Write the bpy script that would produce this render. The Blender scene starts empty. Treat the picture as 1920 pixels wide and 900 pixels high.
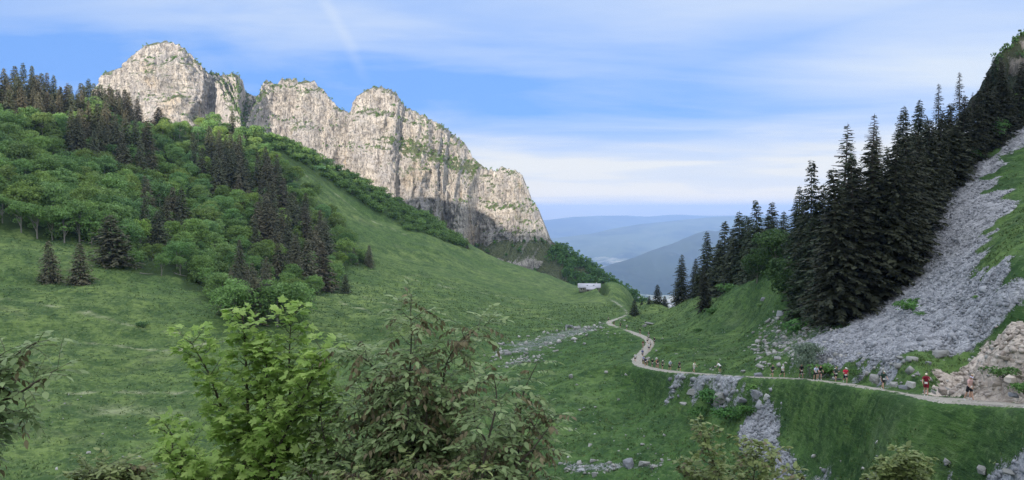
import bpy, bmesh, math, random
import numpy as np
from mathutils import Vector, Matrix

# ------------------------------------------------------------------ camera, world, sun, exposure
SC = bpy.context.scene
COL = SC.collection
F_PX, CU, CV, PITCH = 1397.0, 960.0, 450.0, math.atan(55 / 1397.0)
cam_d = bpy.data.cameras.new('camera'); cam_d.sensor_width = 36.0
cam_d.lens = 36.0 * F_PX / 1920.0
cam_d.clip_start = 0.1; cam_d.clip_end = 200000.0
cam = bpy.data.objects.new('camera', cam_d); COL.objects.link(cam)
cam.location = (0, 0, 0); cam.rotation_euler = (math.radians(90) - PITCH, 0, 0)
SC.camera = cam

SUN_EL, SUN_AZ = math.radians(9.0), math.radians(-158.0)   # azimuth from +Y, clockwise: behind and to the left
SUN_DIR = Vector((math.cos(SUN_EL) * math.sin(SUN_AZ), math.cos(SUN_EL) * math.cos(SUN_AZ), math.sin(SUN_EL)))
world = bpy.data.worlds.new('World'); SC.world = world; world.use_nodes = True
SKY_STRENGTH = 0.15
SC.view_settings.view_transform = 'Standard'; SC.view_settings.look = 'None'
SC.view_settings.gamma = 1.0; SC.view_settings.use_curve_mapping = False
SC.view_settings.exposure = 1.1
sun_d = bpy.data.lights.new('sun', 'SUN'); sun_d.energy = 4.2; sun_d.angle = math.radians(1.0)
sun_d.color = (1.0, 0.86, 0.72)
sun = bpy.data.objects.new('sun', sun_d); COL.objects.link(sun)
sun.rotation_euler = SUN_DIR.to_track_quat('Z', 'Y').to_euler()
SC.cycles.max_bounces = 6; SC.cycles.diffuse_bounces = 2; SC.cycles.glossy_bounces = 1
SC.cycles.transmission_bounces = 2; SC.cycles.volume_bounces = 0; SC.cycles.transparent_max_bounces = 4
SC.cycles.caustics_reflective = False; SC.cycles.caustics_refractive = False
SC.cycles.use_adaptive_sampling = True; SC.cycles.adaptive_threshold = 0.01; SC.cycles.use_denoising = True; SC.cycles.denoising_input_passes = 'RGB_ALBEDO_NORMAL'; SC.cycles.denoising_prefilter = 'NONE'

class NT:
    """small helper for node trees"""
    def __init__(s, tree): s.t = tree; s.N = tree.nodes; s.L = tree.links
    def n(s, typ, **kw):
        nd = s.N.new(typ)
        for k, v in kw.items(): setattr(nd, k, v)
        return nd
    def set(s, sock, v):
        if isinstance(v, bpy.types.NodeSocket): s.L.new(v, sock)
        elif isinstance(v, (tuple, list)):
            if len(v) == 3 and sock.type == 'RGBA': v = (*v, 1.0)
            sock.default_value = v
        else: sock.default_value = v
    def math(s, op, a, b=0.0, clamp=False):
        nd = s.n('ShaderNodeMath', operation=op, use_clamp=clamp)
        s.set(nd.inputs[0], a); s.set(nd.inputs[1], b); return nd.outputs[0]
    def mix(s, f, a, b, typ='MIX'):
        nd = s.n('ShaderNodeMix', data_type='RGBA', blend_type=typ); nd.clamp_factor = True
        s.set(nd.inputs[0], f); s.set(nd.inputs[6], a); s.set(nd.inputs[7], b); return nd.outputs[2]
    def mapr(s, v, a, b, c=0.0, d=1.0, smooth=True):
        nd = s.n('ShaderNodeMapRange'); nd.interpolation_type = 'SMOOTHSTEP' if smooth else 'LINEAR'
        s.set(nd.inputs[0], v); s.set(nd.inputs[1], a); s.set(nd.inputs[2], b); s.set(nd.inputs[3], c); s.set(nd.inputs[4], d)
        return nd.outputs[0]
    def noise(s, vec, scale, detail=3.0, rough=0.55, dist=0.0):
        nd = s.n('ShaderNodeTexNoise'); s.set(nd.inputs['Vector'], vec); nd.inputs['Scale'].default_value = scale
        nd.inputs['Detail'].default_value = detail; nd.inputs['Roughness'].default_value = rough
        nd.inputs['Distortion'].default_value = dist; return nd.outputs[0]
    def vscale(s, vec, sc, rot=(0, 0, 0), loc=(0, 0, 0)):
        nd = s.n('ShaderNodeMapping'); s.set(nd.inputs[0], vec); nd.inputs[1].default_value = loc
        nd.inputs[2].default_value = rot; nd.inputs[3].default_value = sc; return nd.outputs[0]
    def vor(s, vec, scale, feature='F1', out=0):
        nd = s.n('ShaderNodeTexVoronoi', feature=feature); s.set(nd.inputs['Vector'], vec)
        nd.inputs['Scale'].default_value = scale; return nd.outputs[out]

# sky: Nishita with thin high cloud laid on a plane far overhead (by direction, so it holds from anywhere)
w = NT(world.node_tree); w.N.clear()
tc = w.n('ShaderNodeTexCoord'); gen = tc.outputs['Generated']
sky = w.n('ShaderNodeTexSky'); sky.sky_type = 'NISHITA'; sky.sun_disc = False
sky.sun_elevation = SUN_EL; sky.sun_rotation = SUN_AZ; sky.altitude = 1400; sky.air_density = 1.0
sky.dust_density = 0.4; sky.ozone_density = 2.0
sep = w.n('ShaderNodeSeparateXYZ'); w.L.new(gen, sep.inputs[0])
dz = w.math('MAXIMUM', sep.outputs[2], 0.0)
den = w.math('ADD', dz, 0.10)
cx = w.math('DIVIDE', sep.outputs[0], den); cy = w.math('DIVIDE', sep.outputs[1], den)
cmb = w.n('ShaderNodeCombineXYZ'); w.L.new(cx, cmb.inputs[0]); w.L.new(cy, cmb.inputs[1])
veil = w.noise(w.vscale(cmb.outputs[0], (0.55, 1.0, 1), rot=(0, 0, 0.35), loc=(3.1, 1.7, 0)), 0.9, 6, 0.52, 0.6)
streak = w.noise(w.vscale(cmb.outputs[0], (0.34, 1.0, 1), rot=(0, 0, 0.42), loc=(7.3, 2.2, 0)), 1.6, 7, 0.55, 0.4)
SKYN = dict(w=w, sep=sep, dz=dz, veil=veil, streak=streak, sky=sky)
X_ = sep.outputs[0]
nv = w.math('ADD', w.mapr(veil, 0.36, 0.64), -0.5)
sv = w.math('ADD', w.mapr(streak, 0.36, 0.66), -0.5)
a_top = w.math('MULTIPLY', w.mapr(dz, 0.165, 0.265), w.mapr(X_, -0.55, 0.40, 0.22, 0.98, False))      # veil thickens overhead
a_right = w.math('MULTIPLY', w.mapr(X_, 0.18, 0.50, 0, 0.78), w.mapr(dz, 0.08, 0.16))
a_low = w.math('MULTIPLY', w.mapr(dz, 0.150, 0.050), w.mapr(X_, -0.55, 0.05, 0.45, 1.0))               # and pales towards the horizon
amt = w.math('MAXIMUM', w.math('MAXIMUM', a_top, a_right), a_low)
amt = w.math('ADD', amt, 0.04)
cl = w.math('ADD', amt, w.math('ADD', w.math('MULTIPLY', nv, 0.42), w.math('MULTIPLY', sv, w.mapr(dz, 0.02, 0.06, 0, 0.19))), clamp=True)
def _dir(u, v):                                               # direction of a point of the sky
    x, z = (u - CU) / F_PX, (CV - v) / F_PX
    return Vector((x, math.cos(PITCH) + z * math.sin(PITCH), z * math.cos(PITCH) - math.sin(PITCH))).normalized()
trail_n = _dir(630, 40).cross(_dir(692, 160)).normalized()     # an old, spread vapour trail
dt = w.n('ShaderNodeVectorMath', operation='DOT_PRODUCT'); w.L.new(gen, dt.inputs[0]); dt.inputs[1].default_value = trail_n
wv = w.math('ABSOLUTE', w.math('ADD', dt.outputs['Value'], w.math('MULTIPLY', nv, 0.006)))
trail = w.math('MULTIPLY', w.mapr(wv, 0.012, 0.0), w.math('MULTIPLY', w.mapr(dz, 0.155, 0.19), w.mapr(dz, 0.34, 0.26)))
cl = w.math('ADD', cl, w.math('MULTIPLY', trail, 0.13), clamp=True)
SKY_TINT = (0.30, 0.41, 0.80)
base = w.mix(1.0, sky.outputs[0], SKY_TINT, 'MULTIPLY')
base = w.mix(0.85, base, (0.70, 1.44, 3.0))
cloudcol = w.mix(w.mapr(dz, 0.03, 0.15), (3.0, 2.96, 2.78), (2.30, 2.60, 3.02))
cloudcol = w.mix(w.mapr(dz, 0.045, 0.0), cloudcol, (4.3, 3.7, 2.6))
skycol = w.mix(cl, base, cloudcol)
behind = w.mapr(sep.outputs[1], 0.35, -0.4); top = w.mapr(dz, 0.36, 0.75)      # unseen bright cloud, added overhead and behind to light the ground
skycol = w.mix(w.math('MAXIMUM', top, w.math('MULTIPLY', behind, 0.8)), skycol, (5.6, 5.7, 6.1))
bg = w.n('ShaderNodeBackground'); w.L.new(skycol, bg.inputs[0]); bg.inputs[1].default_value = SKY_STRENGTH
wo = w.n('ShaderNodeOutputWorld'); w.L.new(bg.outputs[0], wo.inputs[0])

# ------------------------------------------------------------------ helpers
CP, SP = math.cos(PITCH), math.sin(PITCH)
def ray(u, v):
    x = (np.asarray(u, float) - CU) / F_PX; z = (CV - np.asarray(v, float)) / F_PX
    yy = CP + z * SP; zz = z * CP - SP
    return x / yy, zz / yy                       # per unit of world Y
def P(u, v, Y):
    a, b = ray(u, v); return np.array([a * Y, Y, b * Y])

def _hash(ix, iy, seed):
    h = (ix.astype(np.int64) * 374761393 + iy.astype(np.int64) * 668265263 + seed * 1442695041) & 0xFFFFFFFF
    h = ((h ^ (h >> 13)) * 1274126177) & 0xFFFFFFFF
    return (h ^ (h >> 16)) & 0xFFFFFFFF
def perlin(x, y, seed=0):
    x = np.asarray(x, float); y = np.asarray(y, float)
    x0 = np.floor(x); y0 = np.floor(y); fx = x - x0; fy = y - y0
    ix = x0.astype(np.int64); iy = y0.astype(np.int64)
    def g(ax, ay, dx, dy):
        a = _hash(ax, ay, seed) * (2 * math.pi / 4294967296.0)
        return np.cos(a) * dx + np.sin(a) * dy
    ux = fx * fx * fx * (fx * (fx * 6 - 15) + 10); uy = fy * fy * fy * (fy * (fy * 6 - 15) + 10)
    a = g(ix, iy, fx, fy); b = g(ix + 1, iy, fx - 1, fy); c = g(ix, iy + 1, fx, fy - 1); d = g(ix + 1, iy + 1, fx - 1, fy - 1)
    return ((a + (b - a) * ux) * (1 - uy) + (c + (d - c) * ux) * uy) * 1.5
def fbm(x, y, seed=0, octv=4, gain=0.5, lac=2.03):
    s = 0; a = 1.0
    for i in range(octv):
        s = s + a * perlin(x, y, seed + i * 17); x = x * lac; y = y * lac; a *= gain
    return s
def sstep(a, b, x):
    t = np.clip((np.asarray(x, float) - a) / (b - a), 0, 1); return t * t * (3 - 2 * t)

def mesh_np(name, verts, faces, loops=None, smooth=False):
    """verts (N,3); faces (M,k) int array of equal-size faces, or a list of such arrays"""
    me = bpy.data.meshes.new(name)
    verts = np.asarray(verts, np.float32)
    fl = faces if isinstance(faces, list) else [faces]
    fl = [np.asarray(f, np.int32) for f in fl if len(f)]
    me.vertices.add(len(verts)); me.vertices.foreach_set('co', verts.ravel())
    nl = sum(f.size for f in fl); npoly = sum(len(f) for f in fl)
    me.loops.add(nl); me.loops.foreach_set('vertex_index', np.concatenate([f.ravel() for f in fl]))
    me.polygons.add(npoly)
    tot = np.concatenate([np.full(len(f), f.shape[1], np.int32) for f in fl])
    me.polygons.foreach_set('loop_start', np.concatenate([[0], np.cumsum(tot)[:-1]]).astype(np.int32))
    if smooth: me.polygons.foreach_set('use_smooth', np.ones(npoly, bool))
    me.update(calc_edges=True); me.validate(clean_customdata=False)
    return me
def tag(o, label=None, cat=None, group=None, kind=None):
    if label: o['label'] = label
    if cat: o['category'] = cat
    if group: o['group'] = group
    if kind: o['kind'] = kind
    return o
def obj(name, me, mat=None, parent=None, loc=None, rotz=None):
    o = bpy.data.objects.new(name, me); COL.objects.link(o)
    if mat is not None and len(me.materials) == 0: me.materials.append(mat)
    if parent is not None: o.parent = parent
    if loc is not None: o.location = loc
    if rotz is not None: o.rotation_euler = (0, 0, rotz)
    return o
def empty(name, loc=(0, 0, 0), rotz=0.0, scale=1.0):
    o = bpy.data.objects.new(name, None); COL.objects.link(o); o.empty_display_size = 0.2
    o.location = loc; o.rotation_euler = (0, 0, rotz); o.scale = (scale,) * 3
    return o
def grid_faces(nr, nc):
    i = np.arange(nr - 1)[:, None] * nc + np.arange(nc - 1)[None, :]
    return np.stack([i, i + 1, i + nc + 1, i + nc], -1).reshape(-1, 4)
class MB:
    """collects tubes, boxes and polygons into one mesh"""
    def __init__(s): s.v = []; s.f = {3: [], 4: []}; s.n = 0
    def add(s, v, f):
        v = np.asarray(v, float); f = np.asarray(f, int)
        s.v.append(v); s.f[f.shape[1]].append(f + s.n); s.n += len(v)
    def tube(s, pts, rad, k=6, cap=True):
        pts = np.asarray(pts, float); n = len(pts); rad = np.broadcast_to(rad, (n,))
        t = np.gradient(pts, axis=0); t /= np.linalg.norm(t, axis=1)[:, None] + 1e-9
        ref = np.where(np.abs(t[:, 2:3]) > 0.9, np.array([[1.0, 0, 0]]), np.array([[0, 0, 1.0]]))
        a = np.cross(t, ref); a /= np.linalg.norm(a, axis=1)[:, None] + 1e-9; b = np.cross(t, a)
        ang = np.linspace(0, 2 * math.pi, k, endpoint=False)
        V = pts[:, None] + rad[:, None, None] * (np.cos(ang)[None, :, None] * a[:, None] + np.sin(ang)[None, :, None] * b[:, None])
        i = np.arange(n - 1)[:, None] * k + np.arange(k)[None]; j = np.arange(n - 1)[:, None] * k + (np.arange(k)[None] + 1) % k
        s.add(V.reshape(-1, 3), np.stack([i, i + k, j + k, j], -1).reshape(-1, 4))
        if cap:
            c = np.vstack([V[-1], pts[-1] + t[-1] * rad[-1] * 0.6]); s.add(c, [(q, (q + 1) % k, k) for q in range(k)])
            c = np.vstack([V[0], pts[0]]); s.add(c, [((q + 1) % k, q, k) for q in range(k)])
    def box(s, c, size, rz=0.0):
        x, y, z = np.array(size) / 2.0
        V = np.array([(i, j, k) for i in (-x, x) for j in (-y, y) for k in (-z, z)])
        R = np.array([[math.cos(rz), -math.sin(rz), 0], [math.sin(rz), math.cos(rz), 0], [0, 0, 1]])
        s.add(V @ R.T + np.array(c), [(0, 1, 3, 2), (4, 6, 7, 5), (0, 4, 5, 1), (2, 3, 7, 6), (0, 2, 6, 4), (1, 5, 7, 3)])
    def mesh(s, name, smooth=False):
        fl = [np.vstack(s.f[k]) for k in (3, 4) if s.f[k]]
        return mesh_np(name, np.vstack(s.v), fl, smooth=smooth)

def new_mat(name):
    m = bpy.data.materials.new(name); m.use_nodes = True
    t = NT(m.node_tree); t.N.clear()
    t.out = t.n('ShaderNodeOutputMaterial'); t.bsdf = t.n('ShaderNodeBsdfPrincipled')
    t.bsdf.inputs['Roughness'].default_value = 0.85; t.bsdf.inputs['Specular IOR Level'].default_value = 0.25
    t.L.new(t.bsdf.outputs[0], t.out.inputs[0])
    return m, t
def bump(t, height, strength=0.5, dist=0.1, normal=None):
    b = t.n('ShaderNodeBump'); b.inputs['Strength'].default_value = strength; b.inputs['Distance'].default_value = dist
    t.set(b.inputs['Height'], height)
    if normal is not None: t.L.new(normal, b.inputs['Normal'])
    return b.outputs[0]

# ------------------------------------------------------------------ the shape of the ground
PATH_PX = [(2420, 808, 30), (2180, 790, 35), (1990, 772, 42), (1915, 765, 46), (1820, 757, 50), (1735, 748, 54), (1655, 735, 65), (1585, 723, 75), (1500, 713, 87),
           (1400, 709, 98), (1300, 702, 111), (1250, 697, 120), (1212, 690, 132), (1194, 681, 141), (1200, 668, 150), (1213, 655, 160), (1219, 643, 172),
           (1208, 633, 185), (1180, 622, 205), (1150, 612, 235), (1141, 605, 255), (1152, 600, 272), (1176, 590, 310), (1165, 575, 370),
           (1140, 560, 440), (1108, 548, 560)]
CTRL = list(PATH_PX) + [
 (1700,899,46),(1900,899,40),(1500,899,72),(1400,899,79),(1300,899,85),(1200,899,90),(1100,899,92),(1000,899,94),(800,899,95),(600,899,95),(300,899,95),(0,899,95),(-300,899,90),
 (1900,830,43.2),(1735,820,50),(1600,800,68),(1600,899,60),(1500,800,79),(1400,800,88),(1300,800,97),(1200,800,106),(1100,800,112),(1000,800,115),
 (1200,750,120),(1100,750,127),(1000,750,131),(1100,700,143),(1000,700,152),(1150,700,135),
 (930,655,190),(1040,632,225),(1110,612,262),(1060,660,180),(1150,650,170),
 (800,720,150),(600,760,132),(300,780,125),(100,780,120),(-300,780,112),
 (0,700,140),(0,600,170),(0,500,205),(0,430,235),(0,330,290),(0,230,370),(0,170,430),(-300,700,130),(-300,500,180),(-300,300,280),(-300,120,420),
 (200,500,225),(200,600,182),(200,700,150),(200,400,290),(200,300,380),(200,215,455),
 (400,590,200),(400,500,270),(400,400,350),(400,300,440),(400,232,500),(400,690,155),
 (480,243,535),(600,297,565),(700,350,588),(800,405,605),(880,460,615),(960,500,628),(1040,524,636),(1085,539,625),
 (600,560,265),(600,640,195),(600,480,350),(600,400,450),(700,600,238),(700,500,370),(700,420,500),(800,600,255),(800,520,380),(800,460,500),
 (900,600,275),(900,540,400),(900,500,520),(1000,580,345),(1000,540,460),(1080,580,350),(1080,560,460),(700,680,170),(500,640,180),
 (1190,564,480),(1160,556,560),(1240,568,330),(1300,560,255),(1200,600,295),(1250,600,240),(1250,640,182),(1300,640,160),(1300,600,200),
 (1350,560,208),(1320,557,240),(1372,537,206),(1440,499,172),(1400,600,165),(1400,532,190),(1400,660,126),(1350,685,116),(1450,545,150),(1480,480,148),(1500,640,108),(1500,590,130),
 (1570,605,102),(1600,680,82),(1650,590,96),(1700,690,65),(1730,480,110),(1800,560,80),(1900,540,70),(1900,640,55),(1900,400,100),(1900,240,150),
 (1830,300,138),(1600,520,125),(1600,440,150),(1700,340,150),(1850,240,168),(1910,190,190),(2100,640,50),(2100,400,90),(2200,100,170),(2500,600,40),(2180,880,33),(2180,700,37)]
def _lp(X, Y):
    return np.arctan2(X, Y), 0.5 * np.log(X * X + Y * Y)
_c = [P(*c) for c in CTRL]
CREST = [(0,165,430,.03),(-300,115,420,.03),(200,210,455,.03),(400,228,500,.03),(480,240,535,.03),(600,294,565,.03),(700,347,588,.03),(800,402,605,.03),(880,457,615,.03),(960,498,628,.03),
         (1040,522,636,.03),(1100,541,640,.02),(1180,562,600,.02),(1240,566,345,.03),(1300,557,270,.03),(1400,530,200,.03),(1480,478,155,.03),(1600,438,158,.04),(1700,330,175,.04),(1850,215,200,.03)]
for (u, v, Y, dt) in CREST:
    p = P(u, v, Y)
    for k, m in ((1.14, 1.6), (1.35, 4.5)):
        q = p * k; q[2] -= dt * m * Y * k; _c.append(q)
for az in range(-60, 61, 12):
    for r, tn in ((1000, -0.30), (1500, -0.42)):
        a = math.radians(az); _c.append(np.array([math.sin(a) * r, math.cos(a) * r, tn * r]))
for (x, y, z) in [(0,8,-4.6),(-8,8,-5.2),(8,8,-4.4),(0,15,-8.6),(0,30,-17),(0,50,-26.5),(0,70,-32.5),(22,28,-13.5),(40,20,-12),(-30,30,-18),(-40,15,-15),(-60,60,-31.5),(-80,30,-28),(40,60,-22),(25,45,-20.5),(-30,70,-33)]:
    _c.append(np.array([x, y, z], float))
_c = np.array(_c)
_ca, _cl = _lp(_c[:, 0], _c[:, 1]); _cr = np.hypot(_c[:, 0], _c[:, 1]); _ct = _c[:, 2] / _cr
def _U(d2): return 0.5 * d2 * np.log(d2 + 1e-12)
_n = len(_c); _K = _U((_ca[:, None] - _ca[None]) ** 2 * 6 + (_cl[:, None] - _cl[None]) ** 2) + np.eye(_n) * 4e-4
_Pm = np.stack([np.ones(_n), _ca, _cl], 1)
_A = np.block([[_K, _Pm], [_Pm.T, np.zeros((3, 3))]])
_W = np.linalg.solve(_A, np.concatenate([_ct, [0, 0, 0]]))
def _tps(a, l):
    out = np.empty(a.shape); fa = a.ravel(); fl = l.ravel(); fo = out.ravel()
    for i in range(0, fa.size, 40000):
        s = slice(i, i + 40000)
        K = _U((fa[s, None] - _ca[None]) ** 2 * 6 + (fl[s, None] - _cl[None]) ** 2)
        fo[s] = K @ _W[:_n] + _W[_n] + _W[_n + 1] * fa[s] + _W[_n + 2] * fl[s]
    return out
# path centre line (world), Catmull-Rom through its points
def catmull(p, m=12):
    p = np.asarray(p, float); q = np.vstack([2 * p[0] - p[1], p, 2 * p[-1] - p[-2]]); out = []
    for i in range(1, len(q) - 2):
        t = np.linspace(0, 1, m, endpoint=False)[:, None]
        out.append(0.5 * ((2 * q[i]) + (-q[i-1] + q[i+1]) * t + (2*q[i-1] - 5*q[i] + 4*q[i+1] - q[i+2]) * t**2 + (-q[i-1] + 3*q[i] - 3*q[i+1] + q[i+2]) * t**3))
    return np.vstack(out + [p[-1:]])
PATH_XYZ = catmull([P(*c) for c in PATH_PX], 10)
_k = np.hanning(13)[1:-1]; _k /= _k.sum()
PATH_XYZ = np.stack([np.convolve(np.pad(PATH_XYZ[:, i], 5, mode='reflect', reflect_type='odd'), _k, 'valid') for i in range(3)], 1)
def seg_dist(x, y, pl):
    """distance to a polyline and the index of its nearest vertex, only worth calling on few or prefiltered points"""
    best = np.full(x.shape, 1e9); idx = np.zeros(x.shape, int)
    for i in range(len(pl) - 1):
        ax, ay = pl[i][:2]; bx, by = pl[i + 1][:2]; dx, dy = bx - ax, by - ay
        t = np.clip(((x - ax) * dx + (y - ay) * dy) / (dx * dx + dy * dy + 1e-9), 0, 1)
        d = np.hypot(x - ax - t * dx, y - ay - t * dy); m = d < best
        best = np.where(m, d, best); idx = np.where(m, i, idx)
    return best, idx
def H0(X, Y):
    X = np.asarray(X, float); Y = np.asarray(Y, float)
    r = np.hypot(X, Y) + 1e-6; az = np.arctan2(X, Y); azc = np.clip(az, -1.15, 1.15)
    z = _tps(azc, np.log(np.maximum(r, 5.0))) * np.maximum(r, 5.0)
    wn = sstep(4, 9, r); z = z * wn + (1 - wn) * (-1.75 - 0.3 * np.clip(Y, -3, 9))
    back = sstep(1.0, 1.9, np.abs(az)) * sstep(20, 60, r)
    zb = np.minimum(196 * sstep(40, 620, np.hypot(X * 0.6, np.minimum(Y, 0))) * (1 + 0.10 * fbm(X / 170, Y / 170, 5, 3)) - 4, 206)  # unseen ridge behind the camera, shaped to shade the valley but not the cliffs
    return z * (1 - back) + zb * back
def H(X, Y):
    X = np.asarray(X, float); Y = np.asarray(Y, float)
    z = H0(X, Y); r = np.hypot(X, Y)
    left = sstep(0.02, -0.12, X / (Y + 30)) * sstep(120, 220, r)
    # folds running down the left slope, terracettes across it
    fx = (X * 0.83 + Y * 0.55); fy = (-X * 0.55 + Y * 0.83)
    z = z + left * (2.6 * fbm(fy / 42, fx / 210, 11, 3) + 0.75 * fbm(fy / 11, fx / 75, 13, 3)) + left * 0.20 * np.sin((z * 1.9 + 2.2 * fbm(X / 30, Y / 30, 3, 2))) * sstep(700, 300, r)
    near = sstep(35, 60, r)
    z = z + near * (0.55 * fbm(X / 17, Y / 17, 21, 2) + 0.26 * fbm(X / 4.3, Y / 4.3, 31, 3))
    return z
# flatten a bench under the path
PATH_H = None
def Hp(X, Y):
    z = H(X, Y); X = np.asarray(X, float); Y = np.asarray(Y, float)
    m = (X > -5) & (Y > 35) & (Y < 600)
    if m.any():
        xs, ys = X[m], Y[m]; d, i = seg_dist(xs, ys, PATH_XYZ)
        zc = PATH_H[i]; wd = sstep(3.6, 1.5, d)
        zz = z[m]; near = np.hypot(xs, ys) < np.hypot(PATH_XYZ[i, 0], PATH_XYZ[i, 1])
        zz = zz * (1 - wd) + zc * wd - 1.15 * near * sstep(1.35, 3.6, d) * sstep(14, 5, d) * sstep(260, 120, ys); z = z.copy(); z[m] = zz
    return z
PATH_H = PATH_XYZ[:, 2].copy()

_TY = 28.0 * (1500 / 28.0) ** (np.linspace(0, 1, 460))
def hit(u, v, Yr=None):
    """where the sight line through a point of the photograph meets the ground"""
    a, b = ray(u, v); Y = _TY if Yr is None else np.linspace(*Yr, 400)
    g = H(a * Y, Y) - b * Y
    idx = np.where((g[1:] >= 0) & (g[:-1] < 0))[0]
    if len(idx) == 0: return None
    i = idx[0]; t = -g[i] / (g[i + 1] - g[i]); yy = Y[i] + t * (Y[i + 1] - Y[i])
    x = a * yy; return np.array([x, yy, float(H(np.array([x]), np.array([yy]))[0])])
def poly_world(px):
    out = []
    for u, v in px:
        h = hit(u, v)
        if h is not None: out.append(h[:2])
    return np.array(out)
def poly_sd(x, y, poly):
    """signed distance to a polygon in the ground plane, positive inside"""
    ins = np.zeros(x.shape, bool); n = len(poly); d = np.full(x.shape, 1e9)
    for i in range(n):
        ax, ay = poly[i]; bx, by = poly[(i + 1) % n]
        c = ((ay > y) != (by > y)) & (x < (bx - ax) * (y - ay) / (by - ay + 1e-12) + ax); ins ^= c
        dx, dy = bx - ax, by - ay; t = np.clip(((x - ax) * dx + (y - ay) * dy) / (dx * dx + dy * dy + 1e-9), 0, 1)
        d = np.minimum(d, np.hypot(x - ax - t * dx, y - ay - t * dy))
    return np.where(ins, d, -d)

# ------------------------------------------------------------------ regions of the ground (traced once, kept in ground coordinates)
SCREE = poly_world([(1990,180),(1920,240),(1870,285),(1790,335),(1745,385),(1728,440),(1700,520),(1640,575),(1590,612),(1520,640),(1545,668),(1580,690),(1660,688),
                    (1760,668),(1830,640),(1885,585),(1935,545),(1935,520),(1880,530),(1825,515),(1850,450),(1900,380),(1860,350),(1850,330),(1935,262)])
RUBBLE = poly_world([(1800,690),(1850,655),(1935,612),(1990,600),(1990,740),(1930,748),(1850,742),(1790,732),(1740,728),(1770,706)])
TALUS = poly_world([(1450,590),(1530,612),(1570,640),(1600,690),(1720,715),(1760,735),(1600,712),(1480,700),(1440,670),(1425,630)])
CHUTE = poly_world([(1420,752),(1445,765),(1475,790),(1485,830),(1478,868),(1450,865),(1420,835),(1400,805),(1388,785),(1398,762)])
BAND = poly_world([(1255,712),(1300,716),(1345,722),(1390,728),(1440,724),(1448,742),(1425,756),(1395,764),(1350,758),(1325,742),(1290,742),(1262,735)])
DEBRIS = poly_world([(925,655),(1000,632),(1085,612),(1140,604),(1138,612),(1090,628),(1055,645),(1000,660),(930,668)])
DEBRIS2 = poly_world([(930,672),(1010,668),(1040,664),(1010,678),(945,690)])
CORNER = poly_world([(1700,893),(1780,880),(1860,872),(1990,876),(1990,925),(1700,925)])
LOWROCK = poly_world([(1500,845),(1570,868),(1660,880),(1640,915),(1440,915),(1450,880)])
LOWROCK2 = poly_world([(1060,872),(1170,862),(1240,866),(1250,880),(1170,884),(1080,890)])
PALE = poly_world([(200,762),(300,765),(340,772),(300,778),(200,775),(80,768)])
FOREST = poly_world([(-60,415),(60,440),(180,455),(270,515),(330,520),(400,565),(410,585),(470,600),(560,600),(575,560),(650,552),(650,500),(705,492),(620,430),(560,350),(500,300),(470,262),(395,225),(300,205),(200,190),(100,180),(0,175),(-60,175)])
SHRUBBY = poly_world([(480,250),(600,300),(700,352),(800,408),(868,452),(850,455),(760,425),(640,360),(520,300)])

TRACKS = [q for q in (poly_world(t) for t in ([(575,330),(640,372),(700,415),(760,440)], [(640,565),(760,600),(880,628),(930,645)], [(900,578),(1000,592),(1060,600)], [(150,640),(330,660),(420,640)], [(0,742),(200,735),(400,732)], [(760,520),(880,545),(980,560),(1060,570)],
    [(440,420),(560,500),(690,560),(800,590)], [(0,560),(160,585),(330,625)])) if len(q) > 1]
def ground_masks(X, Y):
    """per point: scree, rubble, pale dry grass, shrub and forest floor"""
    out = np.zeros((4, X.size)); n1 = fbm(X / 6, Y / 6, 41, 4); n2 = fbm(X / 22, Y / 22, 47, 3)
    n3 = fbm(X / 1.6, Y / 1.6, 53, 2)
    def reg(ch, poly, jit, soft, amp=1.0, jl=0.0):
        lo = poly.min(0) - 14; hi = poly.max(0) + 14
        m = (X > lo[0]) & (X < hi[0]) & (Y > lo[1]) & (Y < hi[1])
        if m.any():
            sd = poly_sd(X[m], Y[m], poly) + jit * n1[m] + jl * n2[m] + 0.25 * jit * n3[m]
            out[ch][m] = np.maximum(out[ch][m], amp * sstep(-soft, soft, sd))
    reg(0, SCREE, 2.6, 1.4); reg(1, RUBBLE, 1.4, 1.0)
    reg(0, TALUS, 3.2, 3.5, 0.44); reg(0, CHUTE, 1.3, 0.9, 0.9); reg(0, BAND, 2.2, 1.5, 0.60); reg(0, DEBRIS, 5.0, 7.0, 0.46); reg(0, DEBRIS2, 3.0, 3.0, 0.42)
    reg(0, CORNER, 0.5, 0.5, 0.9); reg(0, LOWROCK, 1.0, 1.4, 0.5); reg(0, LOWROCK2, 1.0, 1.2, 0.5)
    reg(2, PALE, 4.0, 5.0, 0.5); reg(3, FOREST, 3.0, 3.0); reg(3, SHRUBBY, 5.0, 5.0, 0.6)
    for tr in TRACKS:
        lo, hi = tr.min(0) - 4, tr.max(0) + 4; m = (X > lo[0]) & (X < hi[0]) & (Y > lo[1]) & (Y < hi[1])
        if m.any():
            d, _ = seg_dist(X[m], Y[m], tr); out[2][m] = np.maximum(out[2][m], sstep(1.5, 0.3, d + 0.6 * n3[m]) * np.clip(0.35 + 0.9 * n1[m], 0, 0.8))
    out[0] *= 1 - out[1]
    return out

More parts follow.
